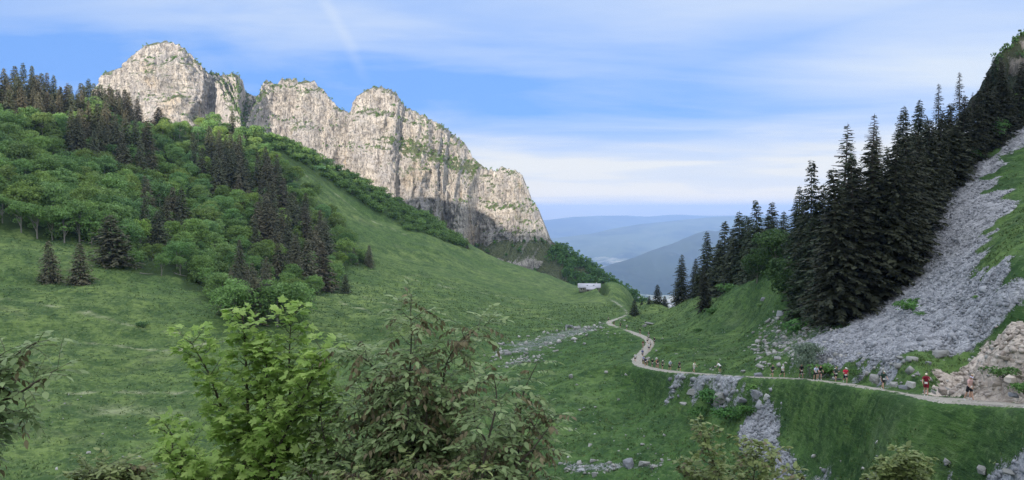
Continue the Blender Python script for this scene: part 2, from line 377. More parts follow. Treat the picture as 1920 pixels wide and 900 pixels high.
# ------------------------------------------------------------------ materials of the setting
def ground_material():
    m, t = new_mat('ground')
    geo = t.n('ShaderNodeNewGeometry'); pos = geo.outputs['Position']
    at = t.n('ShaderNodeAttribute', attribute_name='mask'); s = t.n('ShaderNodeSeparateColor'); t.L.new(at.outputs['Color'], s.inputs[0])
    fo = at.outputs['Alpha']
    big = t.noise(pos, 0.028, 4, 0.6); med = t.noise(pos, 0.16, 5, 0.62); fine = t.noise(pos, 1.6, 5, 0.68); tin = t.noise(pos, 7.0, 3, 0.7)
    # tussocks drawn out along the contour
    tus = t.noise(t.vscale(pos, (0.8, 0.8, 3.0)), 0.60, 5, 0.66, 0.15)
    g1 = t.mix(t.mapr(big, 0.36, 0.62), (0.080, 0.142, 0.040), (0.142, 0.206, 0.064))
    g2 = t.mix(t.mapr(med, 0.34, 0.66), (0.046, 0.088, 0.030), g1)
    g3 = t.mix(t.math('MULTIPLY', t.mapr(fine, 0.48, 0.70), 0.55), g2, (0.20, 0.26, 0.11))
    g4 = t.mix(t.math('MULTIPLY', t.mapr(tus, 0.50, 0.36), 0.75), g3, (0.034, 0.066, 0.026))
    spk = t.noise(pos, 0.62, 4, 0.75); g4 = t.mix(t.math('MULTIPLY', t.mapr(spk, 0.50, 0.38), 0.55), g4, (0.026, 0.058, 0.022))
    dry = t.mix(t.math('MULTIPLY', t.mapr(t.noise(pos, 0.05, 6, 0.7, 0.6), 0.55, 0.75), 0.30), g4, (0.24, 0.25, 0.15))
    dry = t.mix(t.math('MULTIPLY', s.outputs[2], t.mapr(med, 0.35, 0.6)), dry, (0.30, 0.32, 0.21))
    lush = t.n('ShaderNodeAttribute', attribute_name='lush').outputs['Fac']
    dry = t.mix(lush, dry, t.mix(1.0, dry, (0.70, 0.82, 0.80), 'MULTIPLY'))
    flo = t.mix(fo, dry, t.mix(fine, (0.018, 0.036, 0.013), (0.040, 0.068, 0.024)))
    # loose limestone
    wob = t.n('ShaderNodeVectorMath', operation='ADD'); t.L.new(pos, wob.inputs[0])
    nv = t.n('ShaderNodeTexNoise'); t.L.new(pos, nv.inputs['Vector']); nv.inputs['Scale'].default_value = 1.1; t.L.new(nv.outputs['Color'], wob.inputs[1])
    v1 = t.vor(wob.outputs[0], 1.5, out=1); v2 = t.vor(wob.outputs[0], 4.2, out=1)
    vd = t.vor(wob.outputs[0], 1.5, 'DISTANCE_TO_EDGE'); vd2 = t.vor(wob.outputs[0], 4.2, 'DISTANCE_TO_EDGE')
    def val(c): q = t.n('ShaderNodeSeparateColor'); t.L.new(c, q.inputs[0]); return q.outputs[0]
    tone = t.math('ADD', t.math('MULTIPLY', val(v1), 0.45), t.math('MULTIPLY', val(v2), 0.35)); tone = t.math('ADD', tone, t.math('MULTIPLY', med, 0.35))
    st = t.mix(tone, (0.15, 0.16, 0.18), (0.40, 0.42, 0.45))
    st = t.mix(t.math('MULTIPLY', t.mapr(vd2, 0.07, 0.0), 0.5), st, (0.10, 0.105, 0.115))
    rb = t.mix(tone, (0.20, 0.165, 0.135), (0.55, 0.50, 0.44))
    # ragged mixing of stone and turf
    edge = t.math('ADD', s.outputs[0], t.math('MULTIPLY', t.math('ADD', t.math('ADD', fine, tin), -1.0), 0.95))
    fs = t.mapr(edge, 0.40, 0.56)
    edr = t.math('ADD', s.outputs[1], t.math('MULTIPLY', t.math('ADD', t.math('ADD', fine, tin), -1.0), 0.8))
    fr = t.mapr(edr, 0.40, 0.58)
    c = t.mix(fs, flo, st); c = t.mix(fr, c, rb)
    t.L.new(c, t.bsdf.inputs['Base Color'])
    rock = t.math('MAXIMUM', fs, fr)
    hgrass = t.math('ADD', t.math('MULTIPLY', fine, 0.5), t.math('ADD', t.math('MULTIPLY', tus, 1.6), t.math('MULTIPLY', tin, 0.2)))
    hrock = t.math('ADD', t.math('MULTIPLY', t.mapr(vd, 0, 0.28), 0.5), t.math('ADD', t.math('MULTIPLY', val(v1), 0.7), t.math('MULTIPLY', val(v2), 0.3)))
    mixh = t.n('ShaderNodeMix'); t.set(mixh.inputs[0], rock); t.L.new(hgrass, mixh.inputs[2]); t.L.new(hrock, mixh.inputs[3])
    t.L.new(bump(t, mixh.outputs[0], 0.75, 0.26), t.bsdf.inputs['Normal'])
    t.bsdf.inputs['Roughness'].default_value = 0.95; t.bsdf.inputs['Specular IOR Level'].default_value = 0.1
    return m

def cliff_material(dark=False):
    m, t = new_mat('limestone_cliff_dark' if dark else 'limestone_cliff')
    geo = t.n('ShaderNodeNewGeometry'); pos = geo.outputs['Position']
    ns = t.n('ShaderNodeSeparateXYZ'); t.L.new(geo.outputs['Normal'], ns.inputs[0]); nz = ns.outputs[2]
    at = t.n('ShaderNodeAttribute', attribute_name='mask'); s = t.n('ShaderNodeSeparateColor'); t.L.new(at.outputs['Color'], s.inputs[0])
    k = 4.0 if dark else 1.0
    vert = t.noise(t.vscale(pos, (1, 1, 0.14)), 0.09 * k, 6, 0.66, 0.5)
    vert2 = t.noise(t.vscale(pos, (1, 1, 0.22)), 0.35 * k, 5, 0.68, 0.3)
    blot = t.noise(pos, 0.022 * k, 5, 0.62); fine = t.noise(pos, 0.45 * k, 5, 0.72); och = t.noise(t.vscale(pos, (1, 1, 0.45)), 0.016, 3, 0.5, 0.8)
    bed = t.noise(t.vscale(pos, (0.16, 0.16, 1.0)), 0.16 * k, 4, 0.6)
    b = t.mix(t.mapr(vert, 0.32, 0.68), (0.36, 0.345, 0.325), (0.67, 0.635, 0.575))
    b = t.mix(t.math('MULTIPLY', t.mapr(blot, 0.42, 0.66), 0.7), b, (0.40, 0.395, 0.40))
    b = t.mix(t.math('MULTIPLY', t.mapr(och, 0.60, 0.74), 0.6), b, (0.52, 0.40, 0.22))
    b = t.mix(t.math('MULTIPLY', t.mapr(vert2, 0.50, 0.36), 0.85), b, (0.17, 0.165, 0.165))
    b = t.mix(t.math('MULTIPLY', t.mapr(fine, 0.48, 0.38), 0.70), b, (0.13, 0.125, 0.115))
    b = t.mix(t.math('MULTIPLY', t.mapr(bed, 0.44, 0.34), 0.35), b, (0.20, 0.20, 0.18))
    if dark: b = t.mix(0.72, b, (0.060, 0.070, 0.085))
    gr = t.mix(t.noise(pos, 0.12, 4, 0.7), (0.045, 0.078, 0.026), (0.155, 0.185, 0.075))
    gr = t.mix(t.mapr(fine, 0.52, 0.62), gr, (0.026, 0.046, 0.02))
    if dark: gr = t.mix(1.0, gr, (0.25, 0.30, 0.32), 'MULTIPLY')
    gm = t.math('ADD', nz, t.math('MULTIPLY', t.math('ADD', t.noise(pos, 0.07, 5, 0.7), -0.5), 1.0))
    gm = t.math('ADD', gm, t.math('MULTIPLY', t.math('ADD', fine, -0.5), 0.9))
    gf = t.mapr(t.math('ADD', gm, t.math('MULTIPLY', s.outputs[0], 0.55)), 0.60, 0.86)
    gf = t.math('MULTIPLY', gf, 0.9)
    wall = t.mapr(t.noise(pos, 0.030 * k, 6, 0.72, 0.3), 0.57, 0.66); gf = t.math('MAXIMUM', gf, t.math('MULTIPLY', wall, t.mapr(nz, 0.10, 0.40, 0.15, 0.85)))
    t.L.new(t.mix(gf, b, gr), t.bsdf.inputs['Base Color'])
    h = t.math('ADD', t.math('MULTIPLY', vert2, 2.2), t.math('ADD', t.math('MULTIPLY', fine, 1.3), t.math('MULTIPLY', vert, 3.0)))
    t.L.new(bump(t, h, 1.0, 2.6 / k), t.bsdf.inputs['Normal'])
    t.bsdf.inputs['Roughness'].default_value = 0.95; t.bsdf.inputs['Specular IOR Level'].default_value = 0.1
    return m

def far_material(name, c1, c2, c3, sc, town=0.0):
    m, t = new_mat(name); geo = t.n('ShaderNodeNewGeometry'); pos = geo.outputs['Position']
    n = t.noise(pos, sc, 6, 0.62, 0.6); n2 = t.noise(pos, sc * 5, 4, 0.7)
    c = t.mix(t.mapr(n, 0.42, 0.58), c1, c2)
    if town:
        v = t.vor(t.vscale(pos, (1, 0.6, 1)), sc * 9, out=1); q = t.n('ShaderNodeSeparateColor'); t.L.new(v, q.inputs[0])
        field = t.mix(q.outputs[0], (0.06, 0.10, 0.04), (0.42, 0.42, 0.30))
        c = t.mix(t.mapr(n, 0.45, 0.55), c1, field)
        tn = t.math('MULTIPLY', t.mapr(t.noise(pos, sc * 0.8, 5, 0.7, 0.4), 0.52, 0.62), t.mapr(n2, 0.50, 0.60))
        c = t.mix(tn, c, c3)
    else:
        c = t.mix(t.math('MULTIPLY', t.mapr(n2, 0.55, 0.7), 0.5), c, c3)
    t.L.new(c, t.bsdf.inputs['Base Color']); return m

# ------------------------------------------------------------------ ground: one sheet, fine where the photograph looks
def build_ground():
    f = math.radians(39)
    az = np.concatenate([np.linspace(-math.pi, -1.2, 24, endpoint=False), np.linspace(-1.2, -f, 24, endpoint=False), np.linspace(-f, f, 900),
                         np.linspace(f, 1.2, 25)[1:], np.linspace(1.2, math.pi, 25)[1:]])
    r = np.concatenate([[0.4], np.geomspace(0.9, 32, 40, endpoint=False), np.geomspace(32, 760, 680, endpoint=False), np.geomspace(760, 1500, 30)])
    A, R = np.meshgrid(az, r); X = R * np.sin(A); Y = R * np.cos(A)
    Z = Hp(X, Y)
    mk = ground_masks(X.ravel(), Y.ravel())
    rockm = np.maximum(mk[0], mk[1]).reshape(X.shape)
    Z = Z + rockm * (0.30 * fbm(X / 1.7, Y / 1.7, 61, 3) + 0.12)
    fr = (R > 34) & (R < 260) & (np.abs(A) < 0.7)
    x_, y_ = X[fr], Y[fr]; pd = np.full(x_.shape, 9.0); q = x_ > 8; pd[q] = seg_dist(x_[q], y_[q], PATH_XYZ)[0]
    hum = np.abs(perlin(x_ / 0.95, y_ / 0.95, 63)) * 0.26 + 0.22 * perlin(x_ / 2.3, y_ / 2.3, 65) + 0.07 * perlin(x_ / 0.42, y_ / 0.42, 67)
    Z[fr] += hum * (1 - rockm[fr]) * sstep(260, 110, R[fr]) * sstep(1.8, 4.5, pd)
    V = np.stack([X, Y, Z], -1).reshape(-1, 3)
    me = mesh_np('ground', V, grid_faces(len(r), len(az)), smooth=True)
    lu = me.attributes.new('lush', 'FLOAT', 'POINT'); xs, ys = X.ravel(), Y.ravel()
    lu.data.foreach_set('value', (sstep(-30, 12, xs + 10 * fbm(xs / 30, ys / 30, 71, 3)) * sstep(330, 200, ys + 30 * fbm(xs / 50, ys / 50, 73, 2))).astype(np.float32))
    ca = me.color_attributes.new('mask', 'FLOAT_COLOR', 'POINT')
    ca.data.foreach_set('color', np.stack([mk[0], mk[1], mk[2], mk[3]], -1).astype(np.float32).ravel())
    return tag(obj('ground', me, ground_material()), 'grassy alpine slopes and scree around a green combe', kind='structure')
build_ground()

def build_path():
    s = PATH_XYZ[:, :2]; seg = np.r_[0, np.cumsum(np.hypot(*np.diff(s, axis=0).T))]
    L = np.concatenate([np.arange(0, 120, 0.5), np.arange(120, seg[-1], 1.2)])
    cx = np.interp(L, seg, s[:, 0]); cy = np.interp(L, seg, s[:, 1]); cz = np.interp(L, seg, PATH_H)
    tx = np.gradient(cx); ty = np.gradient(cy); ln = np.hypot(tx, ty); nx, ny = -ty / ln, tx / ln
    w = 1.15 + 0.22 * fbm(L / 4.0, L * 0, 71, 3); w = w + 0.5 * sstep(90, 60, L) * 0
    q = np.linspace(-1, 1, 9); V = []
    for j, t in enumerate(q):
        wj = w * (1 + 0.45 * perlin(L / 1.3, L * 0 + j * 0.3 * (abs(t) > .9), 73 + (t > 0)) * (abs(t) > .9))
        X = cx + nx * wj * t; Y = cy + ny * wj * t
        Z = cz + 0.22 - 0.10 * t ** 4 - 0.28 * abs(t) ** 12 + 0.035 * perlin(L / 0.9, L * 0 + t * 2, 75) - 0.05 * ((abs(abs(t) - .5) < .13))
        V.append(np.stack([X, Y, Z], -1))
    V = np.stack(V, 1).reshape(-1, 3)
    m, t = new_mat('path'); pos = t.n('ShaderNodeNewGeometry').outputs['Position']
    c = t.mix(t.noise(pos, 0.9, 5, 0.7), (0.20, 0.19, 0.16), (0.40, 0.385, 0.345))
    c = t.mix(t.mapr(t.noise(pos, 2.2, 4, 0.7), 0.56, 0.66), c, (0.10, 0.13, 0.06))
    c = t.mix(t.mapr(t.noise(pos, 8.0, 3, 0.7), 0.60, 0.72), c, (0.58, 0.57, 0.54))
    t.L.new(c, t.bsdf.inputs['Base Color']); t.L.new(bump(t, t.noise(pos, 4.0, 5, 0.7), 0.7, 0.12), t.bsdf.inputs['Normal'])
    return tag(obj('path', mesh_np('path', V, grid_faces(len(L), len(q)), smooth=True), m), 'pale gravel path winding through the combe', kind='structure')
build_path()

# ------------------------------------------------------------------ the limestone wall beyond the ridge
def crest_curve(pts, us):
    p = np.array(pts, float); return np.interp(us, p[:, 0], p[:, 1]), np.interp(us, p[:, 0], p[:, 2])
CLIFF_CREST = [(150,230,960),(188,172,935),(193,158,930),(200,141,925),(215,131,918),(243,122,908),(255,106,900),(266,90,893),(290,81,880),(318,78,870),(336,85,865),(356,101,862),(376,121,864),(384,133,868),
 (390,136,874),(402,136,884),(415,143,890),(430,138,892),(446,141,894),(455,152,896),(460,172,900),(475,180,902),(487,178,902),(491,160,900),(502,152,900),(512,156,900),(520,160,900),(530,147,898),(553,149,900),(563,156,895),
 (575,152,890),(590,154,885),(608,172,880),(625,192,878),(640,207,876),(655,210,876),(668,209,874),(672,186,868),(686,168,862),(708,163,858),(734,168,856),(750,184,856),(759,200,858),(790,215,856),(812,227,856),(832,236,856),
 (845,250,856),(868,265,856),(880,282,854),(888,297,852),(905,312,850),(925,322,848),(941,314,840),(966,320,835),(980,330,832),(990,354,830),(998,379,828),(1010,392,826),(1020,424,822),(1028,446,818),
 (1042,458,812),(1070,476,800),(1110,502,785),(1150,530,770),(1192,558,750),(1260,600,735),(1330,660,720)]
def build_cliff():
    us = np.linspace(150, 1330, 1160); v, Y = crest_curve(CLIFF_CREST, us)
    kk = np.hanning(11); kk /= kk.sum(); Y = np.convolve(np.pad(Y, 5, mode='edge'), kk, 'valid')
    a, b = ray(us, v); X = a * Y; Zc = b * Y
    jag = (2.6 * fbm(us / 9, us * 0, 81, 4) + 1.6 * np.abs(fbm(us / 3.2, us * 0, 83, 2))) * (0.5 + 0.5 * sstep(1045, 1015, us)); Zc = Zc + jag
    # plan normal, pointing to the valley
    sm = np.hanning(121); sm /= sm.sum(); Xs = np.convolve(np.pad(X, 60, mode='edge'), sm, 'valid'); Ys = np.convolve(np.pad(Y, 60, mode='edge'), sm, 'valid')
    tx, ty = np.gradient(Xs), np.gradient(Ys); tx[:60] = tx[60]; ty[:60] = ty[60]; tx[-60:] = tx[-61]; ty[-60:] = ty[-61]
    ln = np.hypot(tx, ty); nx, ny = ty / ln, -tx / ln
    drop = np.concatenate([np.linspace(0, 6, 10, endpoint=False), np.arange(6, 235, 0.85), np.geomspace(235, 620, 26)])
    U, D = np.meshgrid(us, drop); Z = Zc[None] - D; XX = np.broadcast_to(X[None], U.shape); YY = np.broadcast_to(Y[None], U.shape)
    S = XX + 0.35 * YY
    base_v = np.interp(us, [150, 300, 420, 500, 620, 760, 880, 960, 1030, 1060], [250, 268, 262, 285, 330, 400, 463, 449, 443, 440])
    _, bb = ray(us, base_v); Zb = bb * Y
    below = sstep(-3, 5, Zb[None] - Z); band = np.exp(-((Z + 56 - 2 * perlin(X / 20, X * 0, 92)) / 5.5) ** 2) * sstep(915, 940, U) * sstep(1045, 1030, U); below = below * (1 - band)
    gap = sstep(388, 400, U) * sstep(535, 500, U) * sstep(2, 14, D)
    cap = np.exp(-D / 3.0)
    led = fbm(S / 60, Z / 13 + S / 140, 91, 3)
    led2 = fbm(S / 30 + 9, Z / 6, 93, 2)
    k = 0.12 + 0.6 * cap + 0.8 * sstep(0.32, 0.52, led) + 0.45 * sstep(0.32, 0.55, led2) + 0.9 * gap
    # the broad grassy shelf that climbs across the middle of the face
    shelf_z = np.interp(us, [680, 760, 830, 900, 960], [62, 48, 32, 18, 0]) + 0 * us
    k = k + 1.3 * np.exp(-((Z - (shelf_z[None] + 26)) / 9.0) ** 2) * sstep(700, 760, U) * sstep(940, 880, U)
    shelf2 = np.interp(us, [640, 700, 800, 860], [118, 112, 96, 90])
    k = k + 1.2 * np.exp(-((Z - shelf2[None]) / 4.0) ** 2) * sstep(660, 700, U) * sstep(900, 860, U)
    k = k + 1.0 * np.exp(-((Z - 5) / 5.0) ** 2) * sstep(900, 930, U) + 1.0 * np.exp(-((Z + 22) / 4.0) ** 2) * sstep(930, 960, U)
    right = sstep(1022, 1050, U)
    k = k * (1 - below) + 1.15 * below; k = k * (1 - right) + 0.95 * right
    dD = np.gradient(drop)[:, None]; off = np.cumsum(k * dD, axis=0) - k[0:1] * dD[0]
    rockness = (1 - below) * (1 - right)
    rid = 1 - np.abs(perlin(S / 17 + 0.35 * perlin(S / 30, Z / 30, 95), Z / 75, 97)) * 2.0
    rid2 = 1 - np.abs(perlin(S / 6.5 + 0.4 * perlin(S / 12, Z / 15, 99), Z / 26, 101)) * 2
    disp = rockness * (7.5 * rid + 2.8 * rid2 + 6.0 * fbm(S / 60, Z / 130, 103, 2) + 2.4 * fbm(S / 3.4, Z / 5.5, 105, 3) + 0.7 * fbm(S / 14, Z / 3.0, 107, 2)) \
        + (1 - rockness) * (5.5 * fbm(S / 32, Z / 60, 109, 4))
    disp = disp * sstep(-1, 7, D)
    disp += rockness * sstep(2, 30, D) * (-5 * np.exp(-((U - 392) / 9.0) ** 2) - 3 * np.exp(-((U - 520) / 8.0) ** 2) - 6 * np.exp(-((U - 905) / 7.0) ** 2) + 6 * np.exp(-((U - 860) / 22.0) ** 2))
    o = off + disp
    Xf = XX + nx[None] * o; Yf = YY + ny[None] * o
    # back of the mountain
    db = np.array([2, 6, 14, 30, 70, 160, 400, 700.0])[::-1]
    Xb = X[None] - nx[None] * db[:, None] * 0.8; Yb = Y[None] - ny[None] * db[:, None] * 0.8; Zbk = Zc[None] - db[:, None] * 0.9 + 1.5 * fbm(Xb / 20, Yb / 20, 111, 2) * sstep(0, 6, db)[:, None]
    Xa = np.vstack([Xb, Xf]); Ya = np.vstack([Yb, Yf]); Za = np.vstack([Zbk, Z])
    V = np.stack([Xa, Ya, Za], -1).reshape(-1, 3)
    me = mesh_np('mountain', V, grid_faces(Xa.shape[0], Xa.shape[1])[:, ::-1], smooth=False)
    veg = np.vstack([np.full(Xb.shape, .6), np.maximum(np.maximum(1 - rockness, gap * 0.45), 0.75 * np.exp(-((Z - (shelf_z[None] + 24)) / 11.0) ** 2) * sstep(700, 770, U) * sstep(950, 880, U))])
    ca = me.color_attributes.new('mask', 'FLOAT_COLOR', 'POINT')
    z0 = veg.ravel(); ca.data.foreach_set('color', np.stack([z0, z0 * 0, z0 * 0, z0 * 0 + 1], -1).astype(np.float32).ravel())
    tag(obj('mountain', me, cliff_material()), 'long pale limestone cliff wall with a rounded tower', kind='structure')
    return Xf, Yf, Z, U, rockness, k
CLIFF = build_cliff()

# ------------------------------------------------------------------ the far country
def far_ridge(name, crest, run, depth, mat, label, amp, n=420, rows=70, seed=0, wl=600.0):
    p = np.array(crest, float); us = np.linspace(p[0, 0], p[-1, 0], n); v = np.interp(us, p[:, 0], p[:, 1]); Y = np.interp(us, p[:, 0], p[:, 2])
    kk = np.hanning(9); kk /= kk.sum(); v = np.convolve(np.pad(v, 4, mode='edge'), kk, 'valid')
    a, b = ray(us, v); X = a * Y; Z = b * Y + amp * 0.10 * fbm(us / 22, us * 0, seed, 4)
    q = np.linspace(-1, 1, rows); T, _ = np.meshgrid(q, us, indexing='ij')
    fall = np.abs(T) ** 1.15; Zg = Z[None] - fall * depth; XX = X[None] + 0 * T; YY = Y[None] + T * run
    g = 1 - np.abs(perlin(XX / wl, YY / wl * 0.45, seed + 3)) * 2 + 0.5 * fbm(XX / wl * 2.7, YY / wl * 1.5, seed + 5, 3)
    Zg = Zg + amp * g * sstep(0.0, 0.25, np.abs(T))
    V = np.stack([XX, YY, Zg], -1).reshape(-1, 3)
    return tag(obj(name, mesh_np(name, V, grid_faces(rows, n), smooth=True), mat), label, kind='structure')
VALLEY_Z = -900.0
def build_far():
    m1 = far_material('far_forest', (0.020, 0.034, 0.02), (0.032, 0.05, 0.028), (0.07, 0.09, 0.05), 0.0022)
    far_ridge('hills', [(980,560,8320),(1060,528,8640),(1130,501,8960),(1155,492,9040),(1180,486,9120),(1210,474,9280),(1240,463,9440),(1262,456,9600),(1285,446,9760),(1305,438,9840),(1325,431,9920),(1345,433,10000),(1380,425,10080),(1450,415,10400),(1700,400,11200),(2300,390,12000)],
              2600, 900, m1, 'wooded hill ridge falling into the far plain', 60, seed=120)
    m2 = far_material('far_hill', (0.03, 0.05, 0.03), (0.09, 0.12, 0.06), (0.2, 0.2, 0.14), 0.0007)
    far_ridge('hills', [(700,470,15750),(900,452,16125),(1040,446,16500),(1110,438,16875),(1150,428,17250),(1200,420,17625),(1260,414,18000),(1300,410,18375),(1340,406,18750),(1500,402,19500),(2000,400,21000)],
              4500, 760, m2, 'long low hills across the plain', 55, seed=130, wl=2200)
    far_ridge('hills', [(600,420,25080),(900,416,25410),(1020,413,25740),(1050,409,26070),(1080,406,26400),(1130,404,27060),(1180,404,27720),(1215,406,28050),(1245,403,28380),(1275,402,28710),(1310,404,29040),(1350,404,29040),(1600,401,29700),(2000,403,30360)],
              3500, 800, m2, 'farthest faint ridge on the horizon', 30, seed=140, wl=3000)
    mv = far_material('valley_floor', (0.028, 0.05, 0.025), (0.10, 0.14, 0.05), (0.60, 0.58, 0.55), 0.0011, town=1)
    a = np.linspace(-1.0, 1.0, 90); r = np.geomspace(900, 33000, 90); A, R = np.meshgrid(a, r); X = R * np.sin(A); Y = R * np.cos(A)
    Z = VALLEY_Z + 35 * fbm(X / 2600, Y / 2600, 151, 4) * sstep(1500, 4000, R)
    V = np.stack([X, Y, Z], -1).reshape(-1, 3)
    tag(obj('valley_floor', mesh_np('valley_floor', V, grid_faces(90, 90), smooth=True), mv), 'distant plain with fields and a town', kind='structure')
build_far()

def build_haze():
    bm = MB(); bm.box((0, 15500, -337), (70000, 37500, 1146)); me = bm.mesh('haze')
    m = bpy.data.materials.new('haze'); m.use_nodes = True; t = NT(m.node_tree); t.N.clear()
    o = t.n('ShaderNodeOutputMaterial'); v = t.n('ShaderNodeVolumePrincipled')
    v.inputs['Color'].default_value = (0.34, 0.54, 0.94, 1); v.inputs['Density'].default_value = 6.5e-5; v.inputs['Anisotropy'].default_value = 0.1
    t.L.new(v.outputs[0], o.inputs['Volume'])
    h = obj('haze', me, m); tag(h, 'blue morning haze over the far plain', kind='stuff')
build_haze()

# ------------------------------------------------------------------ plants
RNG = np.random.default_rng(7)
def foliage_mat(name, dark, light, trans=0.25, nscale=0.5, hue_from_object=True, rough=0.7):
    m, t = new_mat(name)
    oi = t.n('ShaderNodeObjectInfo'); pos = t.n('ShaderNodeNewGeometry').outputs['Position']
    c = t.mix(t.mapr(t.noise(pos, nscale, 3, 0.6), 0.35, 0.65), dark, light)
    c = t.mix(t.math('MULTIPLY', t.noise(pos, nscale * 7, 2, 0.6), 0.5), c, tuple(min(1, x * 1.5) for x in light))
    if hue_from_object: c = t.mix(1.0, c, oi.outputs['Color'], 'MULTIPLY')
    t.L.new(c, t.bsdf.inputs['Base Color']); t.bsdf.inputs['Roughness'].default_value = rough
    tr = t.n('ShaderNodeBsdfTranslucent'); t.L.new(c, tr.inputs[0])
    ms = t.n('ShaderNodeMixShader'); ms.inputs[0].default_value = trans
    t.L.new(t.bsdf.outputs[0], ms.inputs[1]); t.L.new(tr.outputs[0], ms.inputs[2]); t.L.new(ms.outputs[0], t.out.inputs[0])
    return m
def bark_mat(name, a, b):
    m, t = new_mat(name); pos = t.n('ShaderNodeNewGeometry').outputs['Position']
    t.L.new(t.mix(t.noise(pos, 3.0, 4, 0.7), a, b), t.bsdf.inputs['Base Color']); return m
M_NEEDLE = foliage_mat('spruce_needles', (0.024, 0.036, 0.022), (0.050, 0.066, 0.036), 0.10, 0.35)
M_LEAF = foliage_mat('broad_leaves', (0.095, 0.172, 0.060), (0.185, 0.305, 0.098), 0.32, 0.40)
M_BARK = bark_mat('spruce_bark', (0.05, 0.04, 0.035), (0.12, 0.10, 0.085))
M_PALEBARK = bark_mat('beech_bark', (0.13, 0.125, 0.11), (0.27, 0.265, 0.24))

def quads_from(base, dirv, side, ln, wd, nrm=None, fold=0.0):
    """rhombic blades: base points, unit direction, unit side vector, length, width -> verts, faces"""
    ln = np.asarray(ln)[:, None]; wd = np.asarray(wd)[:, None]
    mid = base + dirv * ln * 0.5
    up = np.cross(dirv, side) * fold
    V = np.stack([base, mid + side * wd * 0.5 + up * wd, base + dirv * ln, mid - side * wd * 0.5 + up * wd], 1)
    n = len(base); return V.reshape(-1, 3), np.arange(n * 4).reshape(n, 4)
def unit(a): return a / (np.linalg.norm(a, axis=-1, keepdims=True) + 1e-9)

def spruce_crown(h, rb, seed, gap=0.42, nb=7, spr=12, sparse=0.0, z0=0.04, top_sparse=0.0, asym=0.0, wide=1.0):
    r = np.random.default_rng(seed); B, D, S, L, W = [], [], [], [], []
    z = h * z0; wh = 0
    while z < h * 0.985:
        f = z / h; rad = rb * ((1 - f) ** 0.74) * (0.80 + 0.35 * r.random()) + 0.12
        if f < 0.12: rad *= 0.75 + 2 * f
        n = max(3, int(nb * (0.65 + 0.5 * (1 - f)))); a0 = r.random() * 6.28
        for i in range(n):
            if r.random() < sparse + top_sparse * sstep(0.55, 1.0, f): continue
            a = a0 + 6.283 * i / n + r.normal() * 0.22; R = rad * (0.70 + 0.5 * r.random()) * (1 + asym * math.cos(a))
            out = np.array([math.cos(a), math.sin(a), 0]); lat = np.array([-out[1], out[0], 0])
            m = max(3, int(spr * (0.35 + 0.65 * R / rb))); t = (np.arange(m) + r.random(m)) / m; t = 0.12 + 0.90 * t
            droop = (0.32 + 0.22 * (1 - f)) * R
            pz = z + 0.10 * R * t - droop * t ** 1.6 + 0.16 * R * np.clip(t - 0.7, 0, 1) + r.normal(0, 0.05, m)
            p = out[None] * (R * t)[:, None]; p[:, 2] = pz + r.uniform(-0.55, 0.55) * gap
            sgn = np.where(r.random(m) < 0.5, -1.0, 1.0)
            d = out[None] * (0.75 + 0.3 * r.random((m, 1))) + lat[None] * (sgn * (0.35 + 0.75 * r.random(m)))[:, None]
            d[:, 2] -= 0.20 + 0.75 * r.random(m); d = unit(d)
            s = unit(np.cross(d, np.array([0, 0, 1.0])) + r.normal(0, 0.5, (m, 3)))
            ll = (0.30 + 0.20 * R * (1.15 - 0.75 * t)) * (0.7 + 0.6 * r.random(m))
            B.append(p); D.append(d); S.append(s); L.append(ll); W.append(ll * (0.34 + 0.2 * r.random(m)) * wide)
        z += gap * (0.75 + 0.5 * r.random()) * (0.75 + 0.6 * (1 - f)); wh += 1
    B.append(np.array([[0, 0, h * 0.955]])); D.append(np.array([[0, 0, 1.0]])); S.append(np.array([[1.0, 0, 0]])); L.append([h * 0.045]); W.append([0.14])
    return quads_from(np.vstack(B), np.vstack(D), np.vstack(S), np.concatenate(L), np.concatenate(W), fold=0.12)
def trunk_mb(h, r0, k=7, lean=0.0, seed=0, top=0.92):
    mb = MB(); r = np.random.default_rng(seed); z = np.linspace(-0.8, h * top, 9)
    x = lean * (z / h) ** 2 + r.normal(0, 0.02 * h / 10, 9) * (z > 0); y = r.normal(0, 0.015 * h / 10, 9) * (z > 0)
    mb.tube(np.stack([x, y, z], 1), r0 * (1 - 0.9 * np.clip(z / h, 0, 1)) * (1 + 0.35 * np.exp(-np.clip(z, 0, 9) / 0.4)), k); return mb
def dead_branches(mb, h, rb, seed, f0, f1, n):
    r = np.random.default_rng(seed)
    for i in range(n):
        f = f0 + (f1 - f0) * (i + r.random()) / n; a = r.random() * 6.28; R = rb * (1 - f) ** 0.7 * (0.7 + 0.4 * r.random()) + 0.2
        t = np.linspace(0, 1, 4); p = np.stack([math.cos(a) * R * t, math.sin(a) * R * t, f * h + 0.10 * R * t - 0.20 * R * t ** 2 + 0.14 * R * t ** 3], 1)
        mb.tube(p, 0.060 * (1 - 0.8 * t) + 0.014, 3, cap=False)

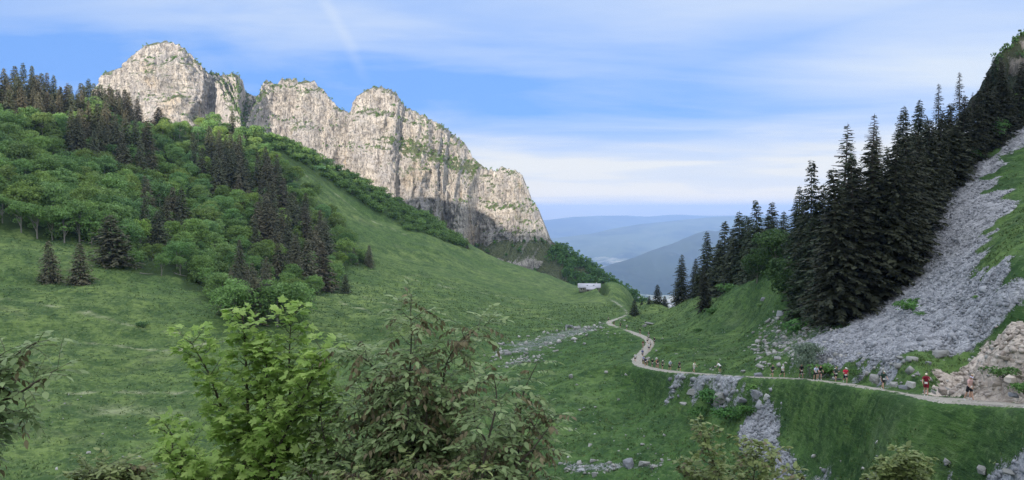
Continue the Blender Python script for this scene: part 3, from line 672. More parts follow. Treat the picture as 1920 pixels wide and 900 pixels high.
def blade_cloud(centers, radii, per, leaf, seed, flat=0.62):
    """leaf clumps: many small faces laid through the upper shell of each clump"""
    r = np.random.default_rng(seed); c = np.repeat(centers, per, 0); R = np.repeat(radii, per)
    d = unit(r.normal(size=(len(c), 3))); d[:, 2] = np.abs(d[:, 2]) * np.where(r.random(len(c)) < 0.80, 1, -1)
    rad = R * (0.55 + 0.5 * r.random(len(c)) ** 0.5)
    p = c + d * rad[:, None] * np.array([1, 1, flat])
    dirv = unit(unit(r.normal(size=(len(c), 3))) + np.array([0, 0, -0.25]) + d * 0.5)
    s = unit(np.cross(dirv, d + r.normal(0, 0.45, (len(c), 3))))
    ll = leaf * (0.6 + 0.8 * r.random(len(c)))
    return quads_from(p - dirv * ll[:, None] * 0.5, dirv, s, ll, ll * 0.72, fold=0.15)
def broadleaf(h, rc, seed, nclump=34, per=60, leaf=0.42, layered=0.0, trunkf=0.30):
    r = np.random.default_rng(seed); C, R = [], []
    zc = h * (trunkf + (1 - trunkf) * 0.5); rz = h * (1 - trunkf) * 0.5
    for i in range(nclump):
        d = unit(r.normal(size=3)); q = (0.30 + 0.62 * r.random() ** 0.6)
        if d[2] < -0.3 and r.random() < 0.6: d[2] = -d[2]
        p = np.array([d[0] * rc * q, d[1] * rc * q, zc + d[2] * rz * q * 0.95]); C.append(p); R.append(rc * (0.28 + 0.17 * r.random()))
    C = np.array(C); R = np.array(R)
    V, F = blade_cloud(C, R, per, leaf, seed + 1, 0.60 if layered else 0.72)
    mb = MB(); th = h * 0.62; z = np.linspace(-0.8, th, 7); wob = np.cumsum(r.normal(0, 0.03 * h / 8, (7, 2)), 0)
    tr = np.stack([wob[:, 0], wob[:, 1], z], 1); r0 = 0.018 * h + 0.03
    mb.tube(tr, r0 * (1 - 0.65 * np.clip(z / th, 0, 1)), 6)
    for i in range(min(9, nclump)):
        j = 2 + i % 4; a = tr[j]; b = C[i]; mid = (a + b) / 2 + np.array([0, 0, 0.12 * h * r.random()])
        mb.tube(np.array([a, mid, b]), [r0 * 0.5, r0 * 0.3, r0 * 0.1], 4, cap=False)
    return (V, F), mb

ORD = 'first second third fourth fifth sixth seventh eighth ninth tenth eleventh twelfth thirteenth fourteenth fifteenth sixteenth seventeenth eighteenth nineteenth twentieth'.split()
def ordinal(i):
    if i < 20: return ORD[i]
    tens = {2: 'twenty', 3: 'thirty', 4: 'forty', 5: 'fifty', 6: 'sixty', 7: 'seventy'}; tt = {2: 'twentieth', 3: 'thirtieth', 4: 'fortieth', 5: 'fiftieth', 6: 'sixtieth', 7: 'seventieth'}
    k = i + 1; return tt[k // 10] if k % 10 == 0 else tens[k // 10] + '-' + ORD[k % 10 - 1]
PLANTS = []     # (zone, order along the photograph, object, noun, adjective)
def plant(kind_name, crown_me, trunk_me, crown_mat, trunk_mat, loc, scale, rot, color, zone, group, cat, noun, adj, lean=(0, 0), label=None, sz=1.0):
    e = empty(kind_name, tuple(loc), rot); e.scale = (scale * sz, scale * sz, scale); e.rotation_euler = (lean[0], lean[1], rot)
    if trunk_me is not None: obj('trunk', trunk_me, trunk_mat, e)
    c = obj('crown', crown_me, crown_mat, e); c.color = (*color, 1.0)
    tag(e, label, cat, group)
    if label is None:
        d = math.atan2(loc[0], loc[1]); PLANTS.append((zone, d, e, noun, adj))
    return e

def make_spruce_meshes():
    far, near, sparse = [], [], []
    for i in range(6):
        h = 12.0; V, F = spruce_crown(h, 2.7 + 0.25 * (i % 3), 200 + i, gap=0.36, nb=9, spr=13, top_sparse=0.05, wide=1.5)
        far.append((mesh_np('spruce_crown', V, F), trunk_mb(h, 0.20, 5, seed=i).mesh('spruce_trunk'), h))
    for i in range(6):
        h = 24.0; V, F = spruce_crown(h, 4.3 + 0.4 * (i % 3), 300 + i, gap=0.44, nb=9, spr=26, top_sparse=0.22, sparse=0.02, wide=1.25)
        mb = trunk_mb(h, 0.34, 8, seed=40 + i); dead_branches(mb, h, 3.6, i, 0.02, 0.98, 60)
        near.append((mesh_np('spruce_crown', V, F), mb.mesh('spruce_trunk'), h))
    for i in range(3):
        h = 24.0; V, F = spruce_crown(h, 3.3, 400 + i, gap=0.62, nb=7, spr=14, top_sparse=0.22 + 0.2 * i, sparse=0.08 + 0.05 * i, wide=1.1)
        mb = trunk_mb(h, 0.32, 8, seed=60 + i); dead_branches(mb, h, 4.0, 9 + i, 0.15, 0.98, 190)
        sparse.append((mesh_np('spruce_crown', V, F), mb.mesh('spruce_trunk'), h))
    return far, near, sparse
SP_FAR, SP_NEAR, SP_SPARSE = make_spruce_meshes()
BL = []
for i in range(7):
    (V, F), mb = broadleaf(10.0, 4.3 + 0.3 * (i % 3), 500 + i * 3, nclump=40, per=85, leaf=0.46, layered=0, trunkf=0.06)
    BL.append((mesh_np('beech_crown', V, F), mb.mesh('beech_trunk'), 10.0))
BL_EDGE = []
for i in range(3):
    (V, F), mb = broadleaf(10.0, 3.3, 560 + i * 3, nclump=24, per=80, leaf=0.40, layered=0, trunkf=0.20)
    BL_EDGE.append((mesh_np('beech_crown', V, F), mb.mesh('beech_trunk'), 10.0))
BUSH = []
for i in range(5):
    r = np.random.default_rng(600 + i); n = 11
    C = np.stack([r.normal(0, 0.75, n), r.normal(0, 0.75, n), 0.35 + 0.9 * r.random(n)], 1)
    V, F = blade_cloud(C, 0.75 + 0.3 * r.random(n), 55, 0.34, 610 + i, 0.75)
    mb = MB()
    for j in range(5): mb.tube(np.array([[0, 0, -0.3], C[j] * [0.5, 0.5, 0.6], C[j]]), [0.06, 0.04, 0.015], 4, cap=False)
    BUSH.append((mesh_np('bush_leaves', V, F), mb.mesh('bush_stems')))

def ground_z(x, y): return float(H(np.array([x]), np.array([y]))[0])
def at_base(u, v):
    h = hit(u, v); return h
# ---- the wood on the left slope
WOOD = 'spruces in the wood on the left slope'
WOOD2 = 'broadleaved trees in the wood on the left slope'
clusters = [  # zone name, centre u, v, half width, half height, count, height in px range, brown tint
 ('far left skyline clump', 85, 212, 105, 30, 34, (52, 84)),
 ('skyline clump below the tower', 205, 208, 62, 26, 20, (44, 72)),
 ('upper wood clump', 215, 300, 85, 38, 24, (58, 82)),
 ('dark clump in mid wood', 440, 345, 88, 42, 30, (56, 84)),
 ('dark band on the wood\'s right', 545, 470, 72, 62, 30, (66, 100)),
 ('thin group above the clearing', 300, 420, 60, 34, 9, (56, 80)),
 ('group at the wood\'s lower tip', 462, 560, 42, 28, 9, (58, 90)),
]
placed = []
def far_ok(p, dmin):
    for q in placed:
        if abs(q[0] - p[0]) < dmin and abs(q[1] - p[1]) < dmin and (q[0]-p[0])**2 + (q[1]-p[1])**2 < dmin * dmin: return False
    return True
def add_spruce(p, hm, zone, noun='spruce', adj=None, label=None, fat=1.0, group=WOOD, color=None, meshes=None):
    v = int(RNG.integers(0, 6)); cr, tk, h0 = (meshes or SP_FAR)[v % len(meshes or SP_FAR)]; s = hm / h0
    b = 1.45 + 0.55 * RNG.random(); br = RNG.random()
    col = color or (b * (1.05 + 0.55 * br), b * (1.0 + 0.10 * br), b * (1.0 + 0.30 * br))
    if adj is None: adj = ('tall' if hm > 15 else 'short' if hm < 11 else 'middling') + (' brownish' if br > 0.6 else ' dark green' if br < 0.3 else ' dark')
    placed.append(p)
    return plant('spruce_tree', cr, tk, M_NEEDLE, M_BARK, (p[0], p[1], p[2] - 0.2), s, RNG.random() * 6.28, col, zone, group, 'spruce', noun, adj,
                 lean=(RNG.normal() * 0.032, RNG.normal() * 0.032), label=label, sz=fat * (0.78 + 0.5 * RNG.random()))
# individual spruces along the meadow edge
singles = [(95,529,80,1.55,'left one of two broad spruces standing in the meadow below the wood'),(151,532,78,1.6,'right one of two broad spruces standing in the meadow below the wood'),
 (213,497,96,1.5,'big dark brown spruce at the foot of the wood above the clearing'),(296,472,78,1.3,'brown spruce with layered branches beside the bright green maple'),
 (692,500,42,1.3,'small spruce at the right tip of the wood on the open slope'),(664,497,34,1.3,'smaller spruce just left of the lone one on the open slope'),
 (420,590,48,1.6,'squat brownish spruce at the lowest corner of the wood'),(482,606,105,1.3,'tall spruce at the lowest corner of the wood between broadleaved trees'),
 (648,552,38,1.3,'low dark spruce at the lower right corner of the wood'),(575,545,100,1.2,'slender spruce on the lower right edge of the wood'),(605,545,92,1.2,'spruce on the right lower edge of the wood beside the meadow'),
 (247,190,20,1.2,'tiny spruce against the left foot of the rock tower'),(264,190,20,1.2,'tiny spruce right of its twin at the foot of the rock tower'),(348,208,14,1.2,'tiny spruce on the crest under the middle of the rock tower'),
 (436,252,44,1.3,'lone dark spruce on the crest under the gap in the cliffs'),(298,222,44,1.5,'dark spruce on the crest below the centre of the rock tower'),(876,466,14,1.2,'tiny spruce on the ridge against the foot of the cliff'),
 (830,418,24,1.0,'dark spruce on the ridge line before the cliff'),(808,402,20,1.0,'small spruce on the ridge line, uphill of the taller one'),(786,388,16,1.0,'smallest spruce in the shrub belt on the ridge')]
for u, v, hp, fat, lab in singles:
    p = at_base(u, v)
    if p is None:
        for dv in range(1, 60, 3):
            p = at_base(u, v + dv)
            if p is not None: break
    if p is None: continue
    add_spruce(p, hp / F_PX * p[1] * 1.02, None, label=lab, fat=fat, group='single spruces around the left slope')
for zn, cu, cv, hu, hv, cnt, (h0, h1) in clusters:
    n = 0; tries = 0
    while n < cnt and tries < 1500:
        tries += 1; q = RNG.uniform(-1, 1, 2)
        if q @ q > 1: continue
        tilt = 0.30 * q[0] * hu if cu > 180 else 0
        u, v = cu + q[0] * hu, cv + q[1] * hv + tilt
        p = at_base(u, v)
        if p is None or p[1] > 640 or not far_ok(p, 5.0 if tries < 700 else 3.8): continue
        hp = RNG.uniform(h0, h1); hm = min(21, hp / F_PX * p[1]); add_spruce(p, hm, zn); n += 1
# broadleaved trees fill the rest of the wood
def bl_zone(u, v):
    if v > 500: return 'lower tip of the wood'
    if v > 415: return 'wood\'s lowest row' if u < 330 else 'wood\'s lower right part'
    if v > 345: return 'wood\'s left part, low down' if u < 200 else 'mid wood, low down' if u < 430 else 'right flank of the wood'
    if v > 290: return 'wood\'s left part, halfway up' if u < 160 else 'mid wood, halfway up' if u < 400 else 'upper right flank of the wood'
    if v > 240: return 'wood\'s upper left part' if u < 200 else 'upper wood under the tower' if u < 390 else 'wood\'s top right corner'
    return 'wood\'s top edge under the cliffs'
poly_px = [(-40,412),(60,442),(180,452),(250,492),(330,514),(400,548),(410,585),(470,600),(545,605),(565,560),(640,550),(650,515),(690,495),(640,430),(570,350),(510,300),(475,262),(400,235),(300,208),(240,196),(180,192),(100,190),(0,190),(-40,190)]
PW = np.array(poly_px, float); n = 0; tries = 0
edge_px = [(5,418,60),(40,436,66),(70,447,72),(98,450,68),(120,455,74),(150,454,84),(172,458,70),(190,452,62),(255,505,42),(303,518,46),(338,516,40),(262,468,60),(388,548,50),(410,552,44),(440,600,75),(520,612,92),(540,605,80)]
for u, v, hp in edge_px:
    p = at_base(u, v)
    if p is None: continue
    me = BL_EDGE[int(RNG.integers(3))] if u < 400 else BL[int(RNG.integers(7))]; hm = hp / F_PX * p[1]
    bright = 1.0 if u == 262 else 0.0; g = 0.85 + 0.3 * RNG.random(); placed.append(p)
    plant('beech_tree', me[0], me[1], M_LEAF, M_PALEBARK, (p[0], p[1], p[2] - .2), hm / 10, RNG.random() * 6.28, (g * (0.95 + .5 * bright), g * (1 + .35 * bright), g * 0.95),
          'edge row above the meadow', WOOD2, 'tree', 'broadleaved tree', 'pale-stemmed' if u < 400 else 'leafy', label='vivid yellow-green young tree beside the brown layered spruce' if bright else None,
          sz=(1.25 if u > 400 else 1.0))
while n < 272 and tries < 9000:
    tries += 1; u = RNG.uniform(-40, 700); v = RNG.uniform(185, 606)
    if poly_sd(np.array([u]), np.array([v]), PW)[0] < 0: continue
    p = at_base(u, v)
    if p is None or p[1] > 640 or not far_ok(p, 6.0 if tries < 5200 else 4.6): continue
    hm = RNG.uniform(7.5, 11.8) * (1.15 if u < 250 else 1.0) * (0.85 if v > 470 else 1); me = BL[int(RNG.integers(7))]
    g = 0.68 + 0.5 * RNG.random(); y = RNG.random(); bl = 0.15 * (RNG.random() < 0.3)
    adj = ('bright' if g > 1.0 else 'deep' if g < 0.82 else 'mid') + (' yellow-green' if y > 0.62 else ' green')
    placed.append(p)
    plant('beech_tree', me[0], me[1], M_LEAF, M_PALEBARK, (p[0], p[1], p[2] - .3), hm / 10, RNG.random() * 6.28, (g * (0.84 + 0.36 * y), g * (0.97 + 0.08 * y), g * (1.0 - 0.2 * y + bl)), bl_zone(u, v),
          WOOD2, 'tree', 'broadleaved tree', adj, lean=(RNG.normal() * .03, RNG.normal() * .03), sz=0.90 + 0.25 * RNG.random())
    n += 1
# ---- the belt of bushes along the ridge and loose bushes on the slope
def add_bush(p, size, zone, group, color, adj, label=None, flat=1.0, noun='bush', cat='bush'):
    me = BUSH[int(RNG.integers(5))]
    if size > 5: size = size / F_PX * p[1] / 3.0
    e = empty('bush', (p[0], p[1], p[2] - 0.1 * size), RNG.random() * 6.28); e.scale = (size, size, size * flat)
    c = obj('leaves', me[0], M_LEAF, e); c.color = (*color, 1); obj('stems', me[1], M_BARK, e)
    tag(e, label, cat, group)
    if label is None: PLANTS.append((zone, math.atan2(p[0], p[1]), e, noun, adj))
n = 0; tries = 0; bp = []
while n < 150 and tries < 5000:
    tries += 1; t = RNG.random(); u = 478 + t * 392; lo = np.interp(u, [478, 560, 640, 700, 760, 870], [262, 300, 350, 392, 428, 462]); hi = np.interp(u, [478, 600, 700, 800, 870], [244, 297, 351, 406, 455])
    v = hi + 1.5 + RNG.random() ** 1.3 * (lo - hi) * 1.05; p = at_base(u, v)
    if p is None or p[1] > 680 or any((p[0]-q[0])**2 + (p[1]-q[1])**2 < 14 for q in bp): continue
    bp.append(p); g = 0.60 + 0.35 * RNG.random(); s = RNG.uniform(1.5, 2.9)
    zn = ['ridge belt\'s uppermost stretch', 'ridge belt\'s upper middle', 'ridge belt\'s lower middle', 'ridge belt\'s lowest stretch'][min(3, int((u - 478) / 98))]
    add_bush(p, s, zn, 'bushes in the belt along the left ridge', (g * 0.95, g, g * 0.90), 'big' if s > 2.3 else 'small', flat=1.15); n += 1
for u, v, s, c, lab in [(598,318,18,(1.5,1.6,2.2),'pale silvery bush in the shrub belt near the top of the ridge'),(265,612,22,(.45,.55,.6),'low dark juniper bush alone on the left meadow'),
    (1710,580,44,(.55,.75,.6),'dark green bush growing alone on the scree'),(1728,592,20,(.55,.75,.6),'smaller bush beside the lone bush on the scree'),(1335,752,50,(.38,.60,.52),'dark green bush below the rocks under the path'),
    (1362,782,42,(.40,.62,.50),'dark bush left of the stony chute'),(1310,778,30,(.42,.60,.5),'low dark bush on the bank under the limestone blocks'),(1395,772,30,(.5,.7,.5),'small bush at the top of the stony chute'),
    (1745,785,30,(.55,.85,.6),'round leafy bush on the grass bank below the path'),(1760,798,16,(.55,.85,.6),'little bush touching the round one on the bank'),(1420,736,34,(.7,.85,.7),'grey-green bush at the path edge above the chute'),
    (1540,700,44,(.65,.8,.7),'low bush behind the runners at the foot of the scree'),(1600,702,24,(.5,.6,.5),'small dark bush between stones beside the path'),(1365,545,34,(.6,.75,.7),'bush on the grass spur below the right wood'),
    (1335,588,26,(.45,.6,.5),'dark low bush on the grass of the right spur'),(1310,622,16,(.45,.6,.5),'dark tuft of bush on the slope above the path bend'),(1880,705,40,(.5,.6,.55),'dark bush below the reddish rubble'),
    (1500,618,54,(.6,.85,.75),'grey-green bush at the left foot of the big spruces'),(1920,735,44,(.5,.65,.5),'dark bush at the right edge above the path'),(1830,560,16,(.6,.75,.5),'small bush on the upper scree'),(1425,575,16,(1,1,1.1),'small pale bush beside a boulder on the right spur')]:
    p = at_base(u, v)
    if p is not None: add_bush(p, s, None, 'loose bushes on the slopes', c, '', lab, flat=0.75)

n = 0; tries = 0; up = []
while n < 112 and tries < 4000:
    tries += 1; u = RNG.uniform(-30, 690); v = RNG.uniform(200, 604)
    if poly_sd(np.array([u]), np.array([v]), PW)[0] < -4: continue
    p = at_base(u, v)
    if p is None or p[1] > 600 or any((p[0]-q[0])**2 + (p[1]-q[1])**2 < 30 for q in up): continue
    up.append(p); g = 0.62 + 0.4 * RNG.random(); s = RNG.uniform(1.6, 2.6)
    add_bush(p, s, bl_zone(u, v), 'understorey bushes in the left wood', (g, g, g * .95), 'tall' if s > 2.1 else 'low', flat=1.2, noun='understorey bush'); n += 1

# ---- the spruces and trees on the right
RW = 'spruces of the wood beside the scree'
right = [  # u, v of the top, distance, fatness, zone, variant
 (1277,474,268,1.2,'a'),(1303,482,262,1.2,'a'),(1328,430,250,1.1,'a'),(1313,500,252,1.2,'a'),(1344,446,246,1.1,'a'),(1357,412,236,1.1,'a'),(1370,424,232,1.1,'a'),(1389,392,216,1.05,'a'),(1399,400,212,1.05,'a'),(1411,402,203,1.1,'a'),
 (1430,372,193,1.0,'a'),(1452,375,189,1.0,'a'),(1441,400,186,1.1,'a'),(1468,392,183,1.05,'a'),(1378,440,222,1.2,'a'),(1420,430,198,1.2,'a'),(1345,470,240,1.2,'a'),
 (1521,296,132,1.0,'b'),(1500,345,146,1.0,'b'),(1543,340,130,1.0,'b'),(1508,400,126,1.0,'b'),(1581,226,124,.9,'s'),(1592,282,112,1.0,'b'),(1565,330,110,1.0,'b'),(1606,305,110,1.05,'b'),(1629,210,134,.9,'s'),(1652,230,140,.9,'s'),
 (1640,290,122,1.0,'b'),(1670,270,130,1.0,'b'),(1692,195,148,.95,'b'),(1718,182,152,.95,'b'),(1705,250,134,1.0,'b'),(1740,215,158,.95,'b'),(1763,152,166,.85,'s'),(1748,240,146,1.0,'b'),(1778,200,160,.95,'b'),(1803,130,168,.85,'s'),(1820,170,164,.8,'s'),
 (1792,240,150,1.0,'b'),(1835,228,158,1.0,'b'),(1868,102,168,1.0,'b'),(1882,128,162,1.1,'b'),(1852,180,166,1.0,'b'),(1862,170,156,1.1,'b'),(1895,170,156,1.1,'b')]
frontrow = [(1572,606,300),(1540,600,190),(1605,588,300),(1640,562,310),(1668,545,285),(1692,520,270),(1712,488,240),(1722,455,215),(1735,420,200),(1752,385,180),(1775,352,160),(1800,326,150),(1826,306,140),(1852,282,150),(1880,262,150),(1905,244,130),
            (1322,583,88)]
def right_tree(x, y, top_v, fat, kind):
    z = ground_z(x, y); zt = ray(0, top_v)[1] * y; hm = max(6.0, float(zt - z)); ms = SP_SPARSE if kind == 's' else SP_NEAR
    c = 0.58 + 0.42 * RNG.random(); br = RNG.random() * 0.25 - .1
    return z, hm, ms, (c * (1 + br), c * 1.12, c * (0.98 + .1 * RNG.random()))
zones_r = {'a': 'row on the right spur', 'b': 'dark wood beside the scree', 's': 'thin crowns above the right wood'}
for u, vt, Y, fat, kd in right:
    x = float(ray(u, vt)[0]) * Y; z, hm, ms, col = right_tree(x, Y, vt, fat, kd)
    add_spruce(np.array([x, Y, z]), hm, zones_r[kd], adj=('towering' if hm > 26 else 'tall' if hm > 18 else 'shorter') + (' sparse' if kd == 's' else ''), fat=fat * (24 / max(hm, 14)) ** 0.25, group=RW if kd != 'a' else 'spruces in a row on the right spur', color=col, meshes=ms)
for u, vb, hp in frontrow:
    p = at_base(u, vb)
    if p is None: continue
    hm = hp / F_PX * p[1]; c = 0.5 + .35 * RNG.random()
    add_spruce(p, hm, 'front row at the scree\'s edge' if u > 1400 else None, adj='big' if hm > 20 else 'smaller', fat=1.15, group=RW, color=(c * 1.1, c, c), meshes=SP_NEAR,
               label=None if u > 1400 else 'bushy spruce standing in front of the row on the right spur')
for u, vb, hp, fat, lab in [(1189,592,32,1.7,'small dark spruce beside the bend of the path'),(1233,569,37,1.5,'middle and tallest of three spruces on the saddle'),(1247,568,20,1.4,'right-hand small spruce of the three on the saddle'),(1217,570,17,1.4,'left-hand tiny spruce of the three on the saddle'),(1203,571,9,1.6,'tiny dark bush-like spruce on the saddle by the drop')]:
    p = at_base(u, vb)
    if p is None: p = at_base(u, vb + 6)
    if p is not None: add_spruce(p, hp / F_PX * p[1], None, label=lab, fat=fat, group='single spruces on the saddle', color=(.7, .75, .75), meshes=SP_FAR)
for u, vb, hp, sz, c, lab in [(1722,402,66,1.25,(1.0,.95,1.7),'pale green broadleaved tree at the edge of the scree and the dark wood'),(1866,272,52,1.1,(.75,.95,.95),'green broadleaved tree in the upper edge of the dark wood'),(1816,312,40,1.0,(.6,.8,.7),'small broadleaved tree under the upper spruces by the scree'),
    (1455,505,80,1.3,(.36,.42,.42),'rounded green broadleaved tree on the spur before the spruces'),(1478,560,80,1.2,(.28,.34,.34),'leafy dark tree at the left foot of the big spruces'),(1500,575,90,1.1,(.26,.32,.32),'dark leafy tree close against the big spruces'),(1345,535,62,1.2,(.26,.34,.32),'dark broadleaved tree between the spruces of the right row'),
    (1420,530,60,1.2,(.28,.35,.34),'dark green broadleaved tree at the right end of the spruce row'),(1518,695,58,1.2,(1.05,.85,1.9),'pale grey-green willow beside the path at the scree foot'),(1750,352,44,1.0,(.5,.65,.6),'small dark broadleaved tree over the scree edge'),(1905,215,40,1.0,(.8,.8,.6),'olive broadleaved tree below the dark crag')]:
    p = at_base(u, vb)
    if p is None: continue
    hm = hp / F_PX * p[1]; me = BL[int(RNG.integers(7))]
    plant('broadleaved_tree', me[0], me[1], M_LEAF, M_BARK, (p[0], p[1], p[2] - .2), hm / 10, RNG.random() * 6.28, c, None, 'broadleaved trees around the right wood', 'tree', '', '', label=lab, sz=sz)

# ---- far woods under the cliff and scrub on its ledges, each one mass
def merge_clumps(name, pts, size, per, leaf, seed, mat, label, color, tall=1.0):
    r = np.random.default_rng(seed); C, R = [], []
    for p, s in zip(pts, size):
        for k in range(3):
            C.append(p + np.array([r.normal() * .35 * s, r.normal() * .35 * s, s * tall * (0.25 + 0.4 * k)])); R.append(s * (0.62 - 0.13 * k))
    V, F = blade_cloud(np.array(C), np.array(R), per, leaf, seed, 0.9)
    o = tag(obj(name, mesh_np(name, V, F), mat), label, kind='stuff'); o.color = (*color, 1); return o
def cliff_scrub():
    Xf, Yf, Zf, U, rock, kk = CLIFF; r = np.random.default_rng(77)
    nr, nc = Xf.shape; i = r.integers(0, nr - 30, 60000); j = r.integers(0, nc, 60000); u = U[i, j]; rk = rock[i, j]; kv = kk[i, j]; Z = Zf[i, j]; d = (Zf[0, j] - Z)
    wood = (u > 1022) & (u < 1215) & (Z > -140) & ((u + d * 0.8) > 1048) & (d < np.interp(u, [1030, 1100, 1200], [12, 26, 34])) & (r.random(60000) < 0.45)
    wood2 = (u > 900) & (u <= 1060) & (rk < 0.3) & (Z > -90) & (r.random(60000) < 0.035)
    w = wood | wood2
    pts = np.stack([Xf[i, j], Yf[i, j], Z], 1)
    pw = pts[w][:950]; sz = r.uniform(2.4, 4.6, len(pw)) * np.where(u[w][:950] > 1040, 1.15, 0.75)
    merge_clumps('forest', pw, sz, 26, 1.5, 5, M_LEAF, 'distant mixed wood on the steep flank under the cliff', (.60, .74, .66), 1.3)
    lg = (rk > 0.6) & (kv > 0.75) & (r.random(60000) < 0.16) & (d > 1.0); top = (rk > .6) & (d < 2.0) & (r.random(60000) < 0.10)
    rt = (u > 925) & (u < 1030) & (rk > .5) & (fbm(u / 14, Z / 14, 301, 2) > 0.28) & (r.random(60000) < 0.09)
    gp = (u > 392) & (u < 520) & (rk > .5) & (r.random(60000) < 0.03)
    q = pts[lg | top | rt | gp][:900]
    merge_clumps('shrubbery', q, r.uniform(0.9, 2.3, len(q)), 14, 0.9, 6, M_LEAF, 'scrub growing on the ledges and rim of the cliff', (.65, .70, .52), 1.0)
cliff_scrub()

# ---- label the trees of each stand in order, as they stand from left to right
bands = {}
for z, d, e, noun, adj in PLANTS: bands.setdefault((z, noun), []).append((d, e, adj))
for (z, noun), lst in bands.items():
    lst.sort(key=lambda q: q[0])
    for i, (d, e, adj) in enumerate(lst):
        e['label'] = f'{adj} {noun}, {ordinal(i)} from left in the {z}'.replace('  ', ' ').strip()

# ------------------------------------------------------------------ stones
def hull_rock(seed, n=13, flat=0.65):
    r = np.random.default_rng(seed); bm = bmesh.new()
    for i in range(8):
        d = np.array([(i & 1) * 2 - 1, (i >> 1 & 1) * 2 - 1, (i >> 2) * 2 - 1]) * r.uniform(0.45, 1.0, 3); bm.verts.new((d[0] * 0.5, d[1] * 0.42, d[2] * 0.5 * flat))
    for i in range(n - 8):
        d = unit(r.normal(size=3)) * r.uniform(0.8, 1.05); bm.verts.new((d[0] * 0.5, d[1] * 0.42, d[2] * 0.5 * flat))
    res = bmesh.ops.convex_hull(bm, input=bm.verts)
    for v in [v for v in bm.verts if not v.link_faces]: bm.verts.remove(v)
    bm.verts.index_update(); bmesh.ops.triangulate(bm, faces=bm.faces[:])
    V = np.array([v.co[:] for v in bm.verts]); F = np.array([[v.index for v in f.verts] for f in bm.faces]); bm.free(); return V, F
ROCKS = [hull_rock(700 + i, 10 + i % 5, 0.5 + 0.06 * (i % 4)) for i in range(12)]
def euler_mats(r, n, tilt):
    a = r.uniform(0, 6.28, n); b = r.normal(0, tilt, n); c = r.normal(0, tilt, n)
    ca, sa, cb, sb, cc, sc = np.cos(a), np.sin(a), np.cos(b), np.sin(b), np.cos(c), np.sin(c); Z = np.zeros(n); O = np.ones(n)
    A = np.stack([np.stack([ca, -sa, Z], -1), np.stack([sa, ca, Z], -1), np.stack([Z, Z, O], -1)], 1)
    B = np.stack([np.stack([O, Z, Z], -1), np.stack([Z, cb, -sb], -1), np.stack([Z, sb, cb], -1)], 1)
    C = np.stack([np.stack([cc, Z, sc], -1), np.stack([Z, O, Z], -1), np.stack([-sc, Z, cc], -1)], 1)
    return A @ B @ C
def stones(pts, size, seed, tilt=0.45):
    r = np.random.default_rng(seed); V, F, off = [], [], 0
    k = r.integers(0, len(ROCKS), len(pts)); M = euler_mats(r, len(pts), tilt)
    for i, (rv, rf) in enumerate(ROCKS):
        m = np.where(k == i)[0]
        if len(m) == 0: continue
        st = size[m][:, None, None] * (1 + r.uniform(-0.25, 0.35, (len(m), 1, 3)))
        v = np.einsum('nij,kj->nki', M[m], rv) * st + pts[m][:, None]
        f = rf[None] + (np.arange(len(m)) * len(rv))[:, None, None] + off
        V.append(v.reshape(-1, 3)); F.append(f.reshape(-1, 3)); off += len(m) * len(rv)
    return np.vstack(V), np.vstack(F)
def rock_mat(name, dark, light, warm=None):
    m, t = new_mat(name); geo = t.n('ShaderNodeNewGeometry'); pos = geo.outputs['Position']
    c = t.mix(geo.outputs['Random Per Island'], dark, light)
    c = t.mix(t.math('MULTIPLY', t.noise(pos, 2.2, 5, 0.7), 0.5), c, tuple(x * 0.55 for x in dark))
    t.L.new(c, t.bsdf.inputs['Base Color']); t.L.new(bump(t, t.noise(pos, 5.0, 5, 0.7), 0.6, 0.08), t.bsdf.inputs['Normal']); return m
M_SCREE = rock_mat('scree_limestone', (0.185, 0.20, 0.225), (0.39, 0.41, 0.44))
M_RUB = rock_mat('rubble_limestone', (0.30, 0.26, 0.23), (0.60, 0.55, 0.49))
M_STONE = rock_mat('white_limestone', (0.22, 0.23, 0.225), (0.46, 0.465, 0.45))
def in_poly_points(poly, n, seed, edge=0.0, keep=None):
    r = np.random.default_rng(seed); lo, hi = poly.min(0) - max(edge, 0), poly.max(0) + max(edge, 0); out = []
    tot = 0
    while tot < n:
        q = r.uniform(lo, hi, (n * 2, 2)); sd = poly_sd(q[:, 0], q[:, 1], poly) + 1.5 * fbm(q[:, 0] / 6, q[:, 1] / 6, 41, 3)
        w = sd > (-edge * r.random(len(q))); 
        if keep is not None: w &= r.random(len(q)) < keep(q)
        q = q[w]; out.append(q); tot += len(q)
        if len(out) > 40: break
    return np.vstack(out)[:n]
def off_path(q, d=1.9):
    dd, _ = seg_dist(q[:, 0], q[:, 1], PATH_XYZ); return q[dd > d]
def sizes(r, n, a, b, p=2.6): return a + (b - a) * r.random(n) ** p
def scatter(name, mat, specs, label):
    r = np.random.default_rng(11); P3, S = [], []
    for poly, n, a, b, edge, pw in specs:
        q = off_path(in_poly_points(poly, n, int(r.integers(1e6)), edge)); mk = ground_masks(q[:, 0], q[:, 1]); cap_ = 0.5 if name != 'stones' else 0.2
        q = q[np.maximum(mk[0], mk[1]) + 0.25 * r.random(len(q)) > cap_]; s = sizes(r, len(q), a, b, pw)
        z = Hp(q[:, 0], q[:, 1]); P3.append(np.column_stack([q, z + s * 0.10 + 0.05])); S.append(s)
    V, F = stones(np.vstack(P3), np.concatenate(S), 13)
    tag(obj(name, mesh_np(name, V, F), mat), label, kind='stuff')
NEARSCREE = poly_world([(1520,640),(1600,600),(1700,520),(1760,470),(1900,540),(1885,585),(1830,640),(1760,668),(1660,688),(1580,690)])
